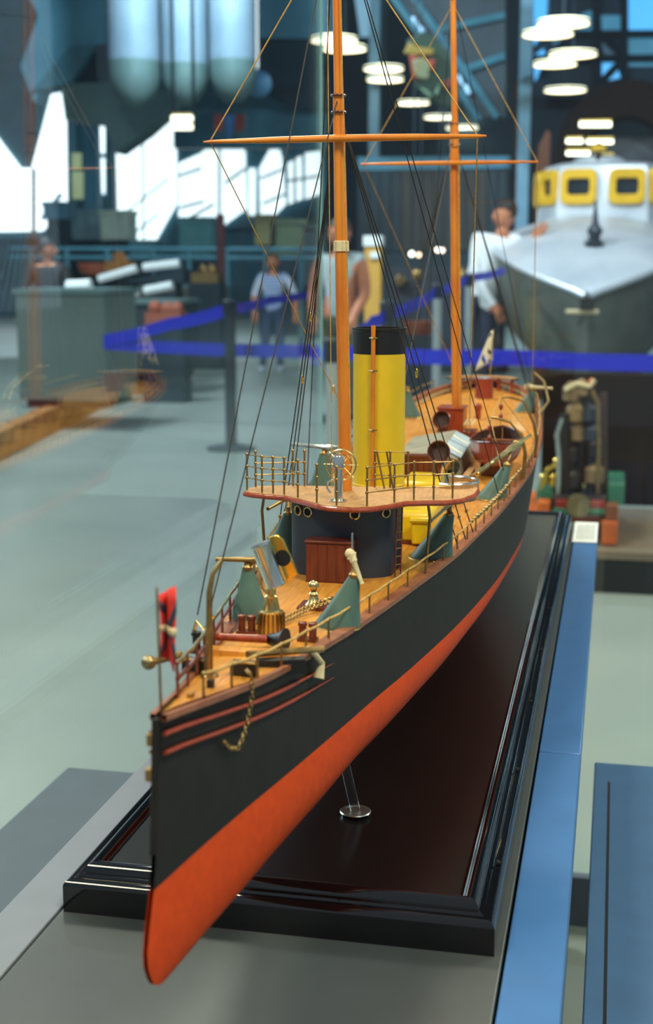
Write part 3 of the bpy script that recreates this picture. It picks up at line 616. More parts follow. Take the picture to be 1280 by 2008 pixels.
# spar lying across the foredeck, breakwater, black cowl
MB().tube([P(-.035, .812, 1.0125), P(.004, .814, 1.0125)], [.0024, .0028], 12).build('stowed_spar', M_mahr, SH)
MB().prism([(XC-.034, .792), (XC+.016, .792), (XC+.02, .803), (XC-.036, .803)], dkz(.8), dkz(.8)+.0045).build('breakwater_step', M_deck, SH)
for k, (x0, x1) in enumerate(((-.049, -.044), (-.043, -.032), (-.031, -.024))):
    MB().prism([(XC+x0, .845), (XC+x1, .845), (XC+x1*.97, .90), (XC+x0*1.0, .90)], dkz(.87)-.001, dkz(.87)+.0018).build('deck_plank', (M_yel, M_mah, M_deck)[k] if k else M_deck, SH)
cw = MB().lathe([(.0035, 0), (.0045, .004), (.0075, .0095), (.0088, .0115)], P(.004, .818, 1.0115), (1, -.25, -.02), 18).build('black_funnel_vent', M_blk, SH)
MB().lathe([(.0072, .0112), (1e-5, .0085)], P(.004, .818, 1.0115), (1, -.25, -.02), 18, cap=False).build('mouth', M_gap, cw)

# ---- searchlight on fluted brass pedestal
sl = MB().lathe([(.0098, 0), (.0098, .001), (.0088, .0015), (.0078, .0165), (.0082, .0175), (.0062, .0185), (.0042, .027), (.0046, .028), (.0034, .029), (.0034, .033), (1e-5, .034)], P(-.0046, .858), n=24).build('searchlight', M_brass, SH, label='polished searchlight on a fluted brass pedestal')
fm_ = MB().box((0, 0, 0), (.0012, .0012, .0145)).mesh('flute', M_brassd)
for k in range(16):
    a = 2*PI*k/16; inst('flute', fm_, P(-.0046+.0088*math.cos(a), .858+.0088*math.sin(a), dkz(.858)+.009), sl, rot=(0, 0, a))
ax = V((-.36, -.10, 1)).normalized(); c0 = P(-.0005, .856, 1.0375)
MB().lathe([(1e-5, -.001), (.0062, 0), (.007, .001), (.0066, .0025), (.0066, .028), (.0071, .029), (.0071, .031), (1e-5, .0318)], c0, ax, 24).build('lamp_drum', M_steel, sl)
q = V((1, 0, .36)).normalized()
cpl = c0+ax*.0165+q*.0098+V((0, .006, 0))
poly = [cpl+ax*a_+q*b_ for a_, b_ in ((-.017, -.0035), (-.014, .0055), (.012, .0045), (.0165, .002), (.0165, -.004))]
MB().slab(poly, (0, .0035, 0)).build('back_plate', M_gold, sl, bevel=.0006)
MB().lathe([(1e-5, 0), (.0052, 0), (.0056, .0007)], cpl+V((0, -.0002, 0)), (0, -1, 0), 20).build('lens', M_blk, sl)
MB().tube([c0+ax*.015-q*.0067, c0+ax*.012-q*.0082, P(-.0105, .856, 1.036), P(-.006, .857, 1.031)], .0009, 6).build('yoke', M_brass, sl)
MB().sph(c0+ax*.016-q*.0072, .0021, 8).build('pivot', M_brass, sl)

# ---- deck guns
def gun(x, y, top_x, ztop, b0, b1, mb, rad=.0165, label=None, z=None, rb=.0016, ped=M_teal, gy=0):
    zd = dkz(y) if z is None else z
    m = MB(); n = 26; rows = []
    for k, t in enumerate((0, .04, .12, .4, .7, 1)):
        r = [rad*1.02, rad*1.02, rad*.95, rad*.70, rad*.46, rad*.26][k]; cx = x+(top_x-x)*t; zz = zd+(ztop-zd)*t
        rows.append([P(cx+r*math.cos(a), y+gy*t+.8*r*math.sin(a), zz) for a in [2*PI*j/n for j in range(n)]])
    m.grid(rows, True); m.add(rows[-1], [tuple(range(n))])
    g = m.build('deck_gun', ped, SH, label=label)
    MB().lathe([(rad*1.08, 0), (rad*1.12, .0008), (rad*1.08, .0018), (rad*.9, .002)], P(x, y, zd-.0003), n=26).build('base_ring', M_brassd, g)
    B0, B1 = P(*b0), P(*b1); d = (B1-B0).normalized(); tp_ = P(top_x, y+gy, ztop)
    MB().lathe([(.004, -.001), (.0042, .0015), (.0028, .003), (.0022, .0065), (1e-5, .007)], tp_, n=14).build('mount', M_brassd, g)
    L = (B1-B0).length
    MB().lathe([(1e-5, 0), (rb*1.5, .0003), (rb*1.7, L*.05), (rb*1.7, L*.28), (rb*1.25, L*.32), (rb*1.1, L*.6), (rb*.85, L*.96), (rb*1.1, L*.97), (rb*1.1, L), (rb*.5, L), (1e-5, L*.95)], B0, d, 12).build('barrel', mb, g)
    MB().box(B0+d*L*.1, (rb*2.6, rb*3.6, rb*3.2), rz=math.atan2(d.y, d.x)).build('breech', mb, g, bevel=rb*.3)
    MB().tube([tp_+V((0, 0, .002)), B0.lerp(B1, .2)], .0016, 8).build('trunnion', M_brassd, g)
    return g
gun(-.030, .90, -.0325, 1.0385, (-.018, .90, 1.0455), (-.054, .893, 1.0458), M_brassd, .0155, 'grey green gun pedestal, starboard bow gun')
g = gun(.0325, .897, .0455, 1.0375, (.0425, .897, 1.054), (.0515, .893, 1.033), M_cream, .0165, 'grey green gun pedestal, port bow gun')
MB().tube([P(.0435, .897, 1.051), P(.0437, .897, 1.068)], .0007, 6).build('sight_rod', M_steel, g)
MB().sph(P(.042, .897, 1.0535), .0035, 10).build('canvas_hood', M_cream, g)
gun(.0645, 1.155, .080, 1.0355, (.085, 1.168, 1.049), (.068, 1.125, 1.035), M_cream, .0185, 'grey green gun pedestal beside the bridge, port side')
gun(-.0645, 1.13, -.0585, 1.0355, (-.06, 1.15, 1.049), (-.072, 1.11, 1.043), M_brassd, .0185, 'grey green gun pedestal beside the bridge, starboard side')
gun(.090, 1.455, .1065, 1.036, (.118, 1.515, 1.0565), (.079, 1.405, 1.034), M_brass, .017, 'grey green gun pedestal abreast the boat, port side', rb=.0023, gy=.005)
gun(-.088, 1.40, -.085, 1.051, (-.066, 1.40, 1.0575), (-.119, 1.395, 1.0615), M_steel, .0185, 'grey green gun pedestal, starboard waist', rb=.0021)
gun(.083, 2.10, .095, 1.0605, (.082, 2.10, 1.0665), (.125, 2.09, 1.0655), M_cream, .0165, 'grey green gun pedestal, port quarter', rb=.0023)
gun(-.086, 2.02, -.089, 1.062, (-.089, 2.03, 1.066), (-.094, 2.0, 1.073), M_brassd, .0185, 'grey green gun pedestal, starboard quarter', rb=.0018)

# ---- windlass, cable, skylight box
wd = MB().prism([(XC-.006, .938), (XC+.036, .938), (XC+.036, .962), (XC-.006, .962)], dkz(.95)-.001, dkz(.95)+.0035).build('windlass', M_mah, SH, label='brass windlass on a dark wooden bed')
MB().lathe([(.006, 0), (.0065, .001), (.0045, .003), (.003, .0075), (.0038, .009), (.0025, .0105)], P(.0052, .946, dkz(.946)+.0035), n=18).build('capstan_base', M_brass, wd)
MB().sph(P(.0052, .946, dkz(.946)+.0185), .0042, 12).build('capstan_ball', M_brass, wd)
for x in (.017, .024, .031):
    MB().lathe([(.0028, 0), (.0022, .002), (.0018, .005), (.0028, .006), (1e-5, .0066)], P(x, .95, dkz(.95)+.0035), n=12).build('brass_post', M_brass, wd)
MB().tube([P(.012, .95, dkz(.95)+.007), P(.034, .95, dkz(.95)+.007)], .0014, 8).build('shaft', M_brassd, wd)
cable = bpy.data.objects.new('deck_cable', None); C.objects.link(cable); cable.parent = SH
chain_links(samp([P(.012, .945, 1.0065), P(.002, .925, 1.0050), P(-.004, .905, 1.0042), P(-.0085, .885, 1.0048)], .0024), cable)
chain_links(samp([P(.018, .942, 1.0065), P(.006, .92, 1.0050), P(.0005, .90, 1.0042), P(-.004, .882, 1.0048)], .0024), cable)
bxp = MB().bb(XC-.0212, XC+.0172, 1.0347, 1.052, .997, 1.0305).build('locker', M_mah, SH, bevel=.0006, label='mahogany locker before the bridge house')
MB().bb(XC-.0222, XC+.0182, 1.0337, 1.053, 1.0305, 1.0325).build('locker_lid', M_mah, bxp, bevel=.0005)
for k in range(5): MB().bb(XC-.0175+k*.0076, XC-.0115+k*.0076, 1.0341, 1.0349, .9995, 1.0295).build('locker_board', M_mah, bxp)

# ---- bridge house and bridge
arc = [(XC+.043*math.cos(a), 1.079+.025*math.sin(a)) for a in [PI+PI*i/20 for i in range(21)]]
hs = MB().prism([(XC-.043, 1.125)]+arc+[(XC+.043, 1.125)], .9965, 1.0605).build('bridge_house', M_navy, SH, label='dark slate painted bridge house with brass portholes')
for xx in (-.034, -.0245, .015, .0385):
    y = 1.079-.025*math.sqrt(1-(xx/.043)**2); n_ = V((xx/.043**2, (y-1.079)/.025**2, 0)).normalized()
    p = MB().tube([P(xx, y, 1.0515)+n_*.0006+(V((-n_.y, n_.x, 0))*math.cos(a)+V((0, 0, 1))*math.sin(a))*.0038 for a in [2*PI*i/20 for i in range(20)]], .0008, 6, closed=True).build('porthole', M_brass, hs)
    MB().lathe([(1e-5, .0002), (.0036, .0002)], P(xx, y, 1.0515), n_, 20).build('port_glass', M_blk, p)
plat = [(-.083, 1.077), (-.076, 1.072), (-.06, 1.067), (-.045, 1.064), (-.034, 1.054), (-.0228, 1.044), (-.010, 1.030), (0, 1.0235), (.02, 1.0215), (.034, 1.027), (.045, 1.04), (.057, 1.059), (.072, 1.065), (.087, 1.068), (.099, 1.08), (.1066, 1.105), (.107, 1.13), (.103, 1.160), (.094, 1.170), (.084, 1.165), (.075, 1.14), (.06, 1.128), (.02, 1.124), (-.06, 1.114), (-.081, 1.106), (-.085, 1.09)]
pp = [(XC+x, y) for x, y in plat]
pf = MB().prism(pp, 1.0605, 1.0635).build('bridge_platform', M_board, SH, label='pale wooden bridge platform with wavy orange brown edge')
ed = [V((x, y, 1.061)) for x, y in pp]
MB().tube(ed, .0021, 8, closed=True).build('edge_moulding', M_mahr, pf)
for sx in (-1, 1):
    MB().tube([P(sx*.07, 1.09, 1.058), P(sx*.072, 1.09, 1.045), P(sx*(hd(1.09)-.006), 1.09, 1.0)], .0013, 6).build('bridge_strut', M_brassd, pf)
bst = MB().tube([(0, 0, 0), (0, 0, .031)], .00085, 6)
for h in (.0105, .0205, .0305): bst.sph((0, 0, h), .0015, 6)
bst = bst.mesh('rail_post', M_brassd)
rp = [(-.083, 1.083), (-.067, 1.072), (-.057, 1.070), (-.047, 1.068), (-.0325, 1.056), (-.012, 1.035), (.006, 1.026), (.03, 1.0285), (.0485, 1.049), (.062, 1.0645), (.0775, 1.069), (.092, 1.0765)]
prev = None
RPZ = 1.0637
for x, y in rp: inst('rail_post', bst, P(x, y, RPZ), pf)
rb2 = [(-.08, 1.10), (-.05, 1.112), (-.04, 1.113), (.02, 1.12), (.033, 1.122), (.048, 1.124)]
for x, y in rb2: inst('rail_post', bst, P(x, y, RPZ), pf)
for h in (.0105, .0205, .0305):
    for seq in (rp[:4], rp[7:], rb2[3:]) if h > .03 else (rp[:5], rp[7:], rb2[3:], rb2[:3]):
        MB().tube([P(x, y, RPZ+h) for x, y in seq], .0005, 5).build('rail_wire', M_brassd, pf)
for x0, y0, x1, y1 in ((.022, 1.118, .029, 1.116), (.03, 1.121, .036, 1.119)):
    MB().tube([P(x0, y0, RPZ+.031), P(x1, y1, RPZ)], .0009, 6).build('rail_brace', M_brassd, pf)
# wing bulwark to port
m = MB(); rows = []
for i in range(13):
    a = -PI*.62+i*PI*1.2/12; x, y = .083+.0235*math.cos(a), 1.150+.024*math.sin(a); x2, y2 = .083+.0215*math.cos(a), 1.150+.022*math.sin(a)
    rows.append([P(x, y, 1.0515), P(x, y, 1.066), P(x2, y2, 1.066), P(x2, y2, 1.0515)])
m.grid(rows, True).build('wing_tub', M_board, pf, ang=25)
MB().tube([r[1].lerp(r[2], .5)+V((0, 0, .0008)) for r in rows], .0014, 6).build('tub_rim', M_steel, pf)
# wheel on pedestal
wh = MB().lathe([(.0072, 0), (.0072, .001), (.0038, .002), (.0034, .02), (.003, .026), (.0048, .0275), (.0048, .036), (.0042, .037), (1e-5, .0375)], P(.0035, 1.046, 1.0637), n=16).build('steering_pedestal', M_steel, SH, label='steel steering pedestal with spoked wheel')
wc = P(.0045, 1.0515, 1.0925)
MB().tube([wc+V((.0122*math.cos(a), 0, .0122*math.sin(a))) for a in [2*PI*i/28 for i in range(28)]], .00075, 6, closed=True).build('wheel_rim', M_brass, wh)
MB().tube([wc+V((.0088*math.cos(a), 0, .0088*math.sin(a))) for a in [2*PI*i/24 for i in range(24)]], .0004, 5, closed=True).build('inner_rim', M_brassd, wh)
for k in range(8): a = PI*k/4; MB().tube([wc, wc+V((.0142*math.cos(a), 0, .0142*math.sin(a)))], .0005, 5).build('spoke', M_brass, wh)
MB().cyl(wc+V((0, -.004, 0)), wc+V((0, .003, 0)), .0016).build('hub', M_brass, wh)
MB().tube([P(-.001, 1.046, 1.081), P(-.0055, 1.046, 1.079), P(-.006, 1.046, 1.074), P(-.003, 1.046, 1.070)], .0009, 6).build('voice_pipe', M_steel, wh)
# ladder beside the house
ld = MB().tube([P(.0465, 1.075, 1.058), P(.0475, 1.062, .999)], .0007, 6).build('ladder', M_mah, SH)
MB().tube([P(.0505, 1.079, 1.058), P(.0515, 1.066, .999)], .0007, 6).build('stile', M_mah, ld)
for k in range(9):
    t = (k+.5)/9; MB().tube([P(.0465, 1.075, 1.058).lerp(P(.0475, 1.062, .999), t), P(.0505, 1.079, 1.058).lerp(P(.0515, 1.066, .999), t)], .0006, 5).build('rung', M_brassd, ld)

# ---- yellow casing, funnel, vents
cs = MB().bb(XC-.058, XC+.058, 1.205, 1.30, .996, 1.0285).build('engine_casing', M_yel, SH, bevel=.006, label='yellow engine casing')
MB().bb(XC-.060, XC+.060, 1.203, 1.302, .996, 1.0008).build('skirting', M_mah, cs)
MB().bb(XC+.041, XC+.056, 1.195, 1.206, .999, 1.021).build('vent_trunk', M_yel, cs, bevel=.002)
MB().tube([P(.04, 1.196, 1.0215), P(.057, 1.196, 1.0215)], .003, 8).build('vent_hood', M_yel, cs)
MB().tube([P(.028, 1.2035, 1.03), P(.031, 1.2035, 1.0)], .0006, 5).build('pipe', M_mah, cs)
up_ = MB().bb(XC-.002, XC+.050, 1.40, 1.475, .999, 1.024).build('casing_top', M_yel, SH, bevel=.003)
MB().bb(XC-.004, XC+.052, 1.398, 1.477, 1.0115, 1.0145).build('casing_ledge', M_mah, up_)
br = MB().bb(XC-.018, XC+.024, 1.50, 1.512, 1.004, 1.0365).build('bunker_screen', M_mah, SH, label='mahogany screen behind the funnel')
MB().bb(XC-.019, XC+.025, 1.499, 1.513, 1.0365, 1.039).build('screen_rail', M_mah, br)
for k in range(6): MB().bb(XC-.0165+k*.0068, XC-.0115+k*.0068, 1.4985, 1.501, 1.014, 1.035).build('screen_panel', M_mah, br)
FY = 1.252; FR = .0247
fn = MB().lathe([(FR, 1.02), (FR, 1.1695)], (XC+.0005, FY, 0), n=40).build('funnel', M_yel, SH, label='tall yellow funnel with black top')
MB().lathe([(FR*1.003, 1.1695), (FR*1.003, 1.1905), (FR*1.04, 1.1915), (FR*1.04, 1.1935), (FR*.95, 1.1935), (FR*.95, 1.15)], (XC+.0005, FY, 0), n=40).build('funnel_cap', M_blk, fn)
MB().lathe([(FR*.96, 1.152), (1e-5, 1.152)], (XC+.0005, FY, 0), n=40).build('uptake', M_gap, fn)
MB().tube([P(-.0005, FY-FR-.003, 1.03), P(-.0005, FY-FR-.003, 1.1965)], [.0016, .0021], 10).build('steam_pipe', M_spar, fn)
for z in (1.10, 1.155, 1.185): MB().tube([P(-.0005-.0035, FY-FR-.002, z), P(-.0005, FY-FR-.006, z), P(.003, FY-FR-.002, z)], .0008, 5).build('pipe_clip', M_brassd, fn)
MB().lathe([(FR*1.0, 1.045), (FR*1.03, 1.0455), (FR*1.03, 1.0465), (FR, 1.047)], (XC+.0005, FY, 0), n=40).build('hoop', M_yel, fn)
def cowl(x, y, zb, h, r, d, m=M_mah, label=None):
    b = P(x, y, zb); t = b+V((0, 0, h)); d = V(d).normalized()
    c = MB().lathe([(r*.82, 0), (r*.82, r*.12), (r*.72, r*.16), (r*.72, h*.75)], b, n=20).build('cowl_vent', m, SH, label=label)
    pts = [b+V((0, 0, h*.7)), b+V((0, 0, h*.9))+d*r*.05, b+V((0, 0, h))+d*r*.35, b+V((0, 0, h))+d*r*.95]
    MB().tube(pts, [r*.72, r*.8, r*.95, r*1.05], 20, caps=False).build('cowl', m, c)
    MB().tube([pts[-1]+(frame(d)[0]*math.cos(a)+frame(d)[1]*math.sin(a))*r*1.05 for a in [2*PI*i/22 for i in range(22)]], r*.07, 6, closed=True).build('rim', m, c)
    MB().lathe([(r*1.0, r*.6), (r*.7, r*.3), (1e-5, r*.25)], t, d, 20, cap=False).build('mouth', mat('cowl inside', (58, 22, 16), .6), c)
    return c
cowl(.0335, 1.456, 1.023, .0245, .0115, (-.03, -1, .35), label='larger mahogany cowl vent aft of the funnel')
cowl(-.0085, 1.82, 1.018, .024, .0115, (-.15, -1, .3), label='mahogany cowl vent beside the far mast')
MB().lathe([(.0048, 0), (.0042, .002), (.0042, .016), (.0058, .0165), (.006, .021), (.004, .024), (1e-5, .0245)], P(.0199, 2.01), n=16).build('mushroom_vent', M_mahr, SH)
c = MB().tube([P(.0545, 1.33, 1.031), P(.0545, 1.33, 1.046), P(.058, 1.322, 1.053), P(.064, 1.312, 1.055)], [.004, .0042, .006, .008], 16, caps=False).build('steel_cowl', M_steel, SH, label='polished steel cowl vent')
# ---- skylight with glass panels, box and companion at mainmast
sk = MB().slab([P(-.035, 1.56, 1.008), P(.046, 1.56, 1.008), P(.040, 1.56, 1.026), P(.02, 1.56, 1.036), P(-.035, 1.56, 1.026)], (0, .16, .006)).build('skylight', mat('weathered grey canvas', (142, 134, 112), .7, rgb2=(112, 110, 98), scale=50), SH, label='grey canvas covered skylight')
for k in range(2):
    y0 = 1.575+k*.07; z0 = .0025*k
    p = MB().slab([P(.0215, y0, 1.0365+z0), P(.043, y0, 1.0265+z0), P(.043, y0+.062, 1.029+z0), P(.0215, y0+.062, 1.039+z0)], (.0005, 0, .001)).build('skylight_pane', mat('pale blue pane', (176, 196, 212), .3, var=.05), sk)
    for j in range(1): MB().tube([P(.0225, y0+.03+j*.022, 1.0386+z0+j*.0006), P(.0425, y0+.02+j*.022, 1.0289+z0+j*.0006)], .0005, 5).build('guard_bar', M_brass, p)
cb_ = MB().bb(XC-.022, XC+.014, 1.862, 1.91, 1.016, 1.0535).build('companion_hatch', M_mahr, SH, bevel=.001, label='mahogany companion hatch at the far mast foot')
MB().bb(XC-.0235, XC+.0155, 1.860, 1.912, 1.0535, 1.0555).build('hatch_lid', M_mahr, cb_)
MB().bb(XC+.016, XC+.034, 1.84, 1.87, 1.019, 1.027).build('binnacle_box', M_mah, SH, bevel=.001)
for k in range(3): MB().tube([P(.017+k*.005, 1.845, 1.034), P(.021+k*.005, 1.86, 1.041)], .0011, 6).build('speed_flag_roll', M_cream, SH)
MB().bb(XC+.05, XC+.058, 1.50, 1.60, 1.004, 1.012).build('stowed_plank', M_board, SH)
MB().lathe([(.003, 0), (.003, .005), (.0042, .006), (.003, .009), (1e-5, .0095)], P(.048, 1.47), n=12).build('brass_bell', M_brass, SH)
# ---- stern drum, seat, flag
dr = MB().lathe([(.0150, 0), (.0155, .001), (.0150, .003), (.0145, .030), (.0152, .031), (.0152, .033), (.013, .0335), (1e-5, .0335)], P(.0075, 2.23), n=28).build('capstan_drum', M_mahr, SH, label='round mahogany drum at the stern')
MB().lathe([(.011, .0336), (.0105, .0352), (1e-5, .0356)], P(.0075, 2.23), n=24).build('drum_top', mat('pale blue metal', (150, 168, 190), .3, .5), dr)
seat = []
for i in range(17):
    a = PI*.12+PI*.76*i/16; seat.append((.066*math.cos(a), 2.245+.088*math.sin(a)))
m = MB(); rows = []
for x, y in seat:
    k = .8; rows.append([P(x, y, 1.0615), P(x*k, 2.245+(y-2.245)*k, 1.0615), P(x*k, 2.245+(y-2.245)*k, 1.0645), P(x, y, 1.0645)])
ss = m.grid(rows, True).build('stern_seat', M_board, SH, label='curved wooden stern seat')
for i in (1, 5, 8, 11, 15): x, y = seat[i]; MB().bb(XC+x*.86-.0025, XC+x*.86+.0025, 2.245+(y-2.245)*.86-.0025, 2.245+(y-2.245)*.86+.0025, dkz(y)-.001, 1.0615).build('seat_leg', M_mahr, ss)
MB().tube([P(.0055, 2.345, 1.05), P(.008, 2.375, 1.142)], [.0012, .0009], 8).build('ensign_staff', M_brassd, SH)
rows = []
for i in range(9):
    t = i/8; rows.append([P(.0077-.0035*t+.0028*math.sin(i*1.1)+(.0225*(1-j/8)*0), 2.373-.002*math.sin(i*.8), 0) for j in range(1)])
ef = MB(); rows = []
for j in range(9):
    s_ = j/8; zt = 1.139-.052*s_; row = []
    for i in range(9):
        t = i/8; wdt = .004+.030*s_*(1-.1*s_); row.append(P(.0078-wdt*t, 2.374-.004*math.sin(t*5+s_*2), zt-.020*t*s_**1.0))
    rows.append(row)
en = ef.grid(rows).build('ensign', M_flagw, SH, label='white ensign with a blue diagonal hanging at the stern'); en.modifiers.new('cloth', 'SOLIDIFY').thickness = .0004
def on_flag(j, i, d=-.0012):
    s_ = j/8; t = i/8; wdt = .004+.030*s_*(1-.1*s_); return P(.0078-wdt*t, 2.374-.004*math.sin(t*5+s_*2)+d, 1.139-.052*s_-.020*t*s_)
def ens(i, j): return on_flag(j, i, 0)
cloth_strip(ens, [(6.9, 5.2), (6.0, 5.6), (5.0, 6.2), (4.2, 6.8), (3.4, 7.5)], .55, en, M_blue, .0009)
cloth_strip(ens, [(3.2, 4.6), (2.2, 5.0), (1.2, 5.5), (.4, 6.0)], .45, en, M_blk, .0009)
cloth_strip(ens, [(.2, .6), (3, .7), (6, .9)], .5, en, M_flagb, .0009)
cloth_strip(ens, [(2.0, 7.4), (.3, 7.5)], .3, en, M_blue, .0009)
# ---- ship's boat on davits, port side
bc = (.0815, 1.62, 1.0125); bl, bwid, bh = .165, .0305, .032
rows = []; rows2 = []
for i in range(17):
    t = i/16*2-1; h = bwid*(1-abs(t)**2.4)**.75+.0003; sh = .006*t*t; row = []; row2 = []
    for j in range(11):
        a = PI*j/10; row.append(P(bc[0]-h*math.cos(a), bc[1]+t*bl/2, bc[2]+bh+sh-bh*(math.sin(a)**.75)*(1-.25*abs(t)**3)))
        row2.append(P(bc[0]-h*.9*math.cos(a), bc[1]+t*bl/2*.97, bc[2]+bh+sh-(bh-.003)*(math.sin(a)**.75)*(1-.25*abs(t)**3)))
    rows.append(row); rows2.append(row2)
sb = MB().grid(rows).build('ship_boat', M_mahr, SH, label='varnished brown open boat hung at the port side')
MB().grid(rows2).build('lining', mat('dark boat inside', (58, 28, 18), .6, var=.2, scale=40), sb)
for sx, col in ((0, 0), (10, 10)):
    MB().tube([r[col]+V((0, 0, .0005)) for r in rows], .0014, 6).build('gunwale', M_mah, sb)
for y in (1.572, 1.60, 1.63, 1.66): MB().box(P(bc[0], y, bc[2]+bh-.006), (bwid*1.75*(1-abs((y-1.62)/(bl/2))**2.4)**.7, .008, .0015)).build('thwart', M_rail, sb)
MB().box(P(bc[0], bc[1], bc[2]+.006), (.03, .1, .002)).build('floor_board', M_gap, sb)
for y in (1.585, 1.66): MB().box(P(bc[0], y, bc[2]-.001), (.03, .006, .012)).build('boat_chock', M_mah, SH)
for y0, tip in ((1.56, (.078, 1.565, 1.0765)), (1.70, (.079, 1.70, 1.0875))):
    e = hd(y0)-.002
    d_ = MB().tube([P(e, y0, dz(y0)-.005), P(e+.002, y0, 1.035), P(e-.002, y0, 1.055), P(e-.016, y0, tip[2]-.004), P(e-.032, y0, tip[2]), P(*tip)], [.0022, .0022, .002, .0018, .0015, .001], 10).build('boat_davit', M_brassd, SH)
    for k, zz in enumerate((tip[2]-.012, tip[2]-.024)): MB().sph(P(tip[0], y0, zz), .0034, 8, (.8, .8, 1.3)).build('pulley_block', M_mahr, d_)
    MB().tube([P(*tip), P(tip[0], y0, tip[2]-.04)], .0006, 5).build('fall', M_rope2, d_)
MB().tube([P(.078, 1.565, 1.0765), P(.079, 1.70, 1.0875)], .0005, 5).build('davit_span', M_rope2, SH)
MB().tube([P(.078, 1.565, 1.0765), P(.105, 1.46, 1.01)], .0005, 5).build('davit_guy', M_rope2, SH)
MB().tube([P(.079, 1.70, 1.0875), P(.12, 1.78, 1.02)], .0005, 5).build('davit_guy', M_rope2, SH)
MB().tube([P(.128, 1.52, 1.063), P(.1, 1.455, 1.047), P(.073, 1.41, 1.031)], [.0016, .0022, .0014], 8).build('stowed_boom', M_brass, SH)
pt = [P(.112, 2.02, 1.034), P(.122, 2.05, 1.05), P(.112, 2.10, 1.075), P(.095, 2.14, 1.085)]
MB().tube(pt, .0018, 8).build('quarter_davit', M_brassd, SH)

# ---- masts, yards, rigging
fx0, fx1, fz1 = -.0007, -.0112, 1.53
def mastp(z, a, b): t = (z-a[1])/(b[1]-a[1]); return a[0]+(b[0]-a[0])*t
FA, FB = (0.0, 1.0), (-.0112, 1.53)
def fm(z): return P(mastp(z, FA, FB), 1.10, z)
MB().tube([fm(1.0), fm(1.10), fm(1.30), fm(1.385)], [.0056, .0056, .0052, .0046], 18).build('fore_mast', M_spar, SH, label='varnished near mast')
fmx = [o for o in SH.children if o.name.startswith('fore_mast')][0]
MB().tube([fm(1.365)+V((0, -.0005, 0)), fm(1.46), fm(1.56)], [.0037, .0033, .0028], 14).build('fore_topmast', M_spar, fmx)
for z in (1.385, 1.372): MB().tube([fm(z)+V((.0058*math.cos(a), .0058*math.sin(a), 0)) for a in [2*PI*i/16 for i in range(16)]], .0009, 6, closed=True).build('mast_band', M_mah, fmx)
MB().lathe([(.0063, 0), (.0063, .008), (.0056, .0085)], fm(1.262), n=18).build('white_band', M_cream, fmx)
MA, MBt = (.003, 1.02), (-.0132, 1.62)
def mm_(z): return P(mastp(z, MA, MBt), 1.885, z)
MB().tube([mm_(1.02), mm_(1.2), mm_(1.44)], [.0070, .0068, .0060], 18).build('main_mast', M_spar, SH, label='varnished far mast')
mmx = [o for o in SH.children if o.name.startswith('main_mast')][0]
MB().tube([mm_(1.41)+V((.0015, -.004, 0)), mm_(1.52)+V((.0005, -.002, 0)), mm_(1.64)], [.0045, .004, .0035], 14).build('main_topmast', M_spar, mmx)
for z in (1.44, 1.413): MB().tube([mm_(z)+V((.0075*math.cos(a), .0075*math.sin(a), 0)) for a in [2*PI*i/16 for i in range(16)]], .001, 6, closed=True).build('mast_band', M_mah, mmx)
MB().tube([P(.0075, 1.872, 1.06), P(.0055, 1.872, 1.2), P(0, 1.874, 1.4)], .0008, 5).build('mast_halyard', M_rope2, mmx)
MB().tube([P(-.1195, 1.092, 1.3502), P(-.112, 1.092, 1.3503), P(-.06, 1.092, 1.3506), P(-.005, 1.092, 1.351), P(.055, 1.092, 1.3508), P(.105, 1.092, 1.3505), P(.112, 1.092, 1.3505)], [.0007, .0014, .0026, .0030, .0026, .0015, .0008], 12).build('fore_yard', M_spar, SH, label='varnished yard across the near mast')
MB().tube([P(-.135, 1.874, 1.3883), P(-.07, 1.874, 1.3881), P(-.007, 1.874, 1.388), P(.055, 1.874, 1.3878), P(.107, 1.874, 1.3876)], [.0012, .0026, .0031, .0026, .0012], 12).build('main_yard', M_spar, SH, label='varnished yard across the far mast')
def line(name, a, b, r=.00055, m=M_rope, sag=0):
    a, b = V(a), V(b); pts = [a, a.lerp(b, .25)-V((0, 0, sag*.75)), a.lerp(b, .5)-V((0, 0, sag)), a.lerp(b, .75)-V((0, 0, sag*.75)), b] if sag else [a, b]
    return MB().tube(pts, r, 6).build(name, m, SH)
line('fore_stay', P(-.0385, .80, 1.03), fm(1.53))
line('fore_stay', P(-.030, .80, 1.034), fm(1.385))
for k, y in enumerate((1.19, 1.225, 1.26)):
    for sx in (-1, 1):
        e = P(sx*(hd(y)-.004), y, dz(y)+.002)
        l_ = line('shroud', e, fm(1.375)); d = (fm(1.375)-e)
        MB().sph(e+d*.06, .0016, 6, (1, 1, 1.6)).build('deadeye', M_brassd, l_)
for y, xx in ((1.40, .104), (1.47, .108), (1.40, -.104)): line('backstay', P(xx, y, 1.01), fm(1.54))
for k, y in enumerate((1.90, 1.94, 1.985)):
    for sx in (-1, 1): line('shroud', P(sx*(hd(y)-.004), y, dz(y)+.002), mm_(1.42))
for sx in (-1, 1): line('backstay', P(sx*.09, 2.18, 1.05), mm_(1.61), .0006)
line('main_stay', P(.0, 1.3, 1.05), mm_(1.43), .0006)
line('triatic_stay', fm(1.50), mm_(1.60), .0006)
for x in (-.1135, .105): line('yard_lift', P(x, 1.092, 1.351), fm(1.515), .0006, M_rope2)
for x in (-.131, .105): line('yard_lift', P(x, 1.874, 1.389), mm_(1.595), .0006, M_rope2)
line('brace', P(-.1135, 1.092, 1.350), P(-.03, 1.40, 1.035), .0005, M_rope2)
line('brace', P(.105, 1.092, 1.350), P(.03, 1.79, 1.03), .0006, M_rope2)
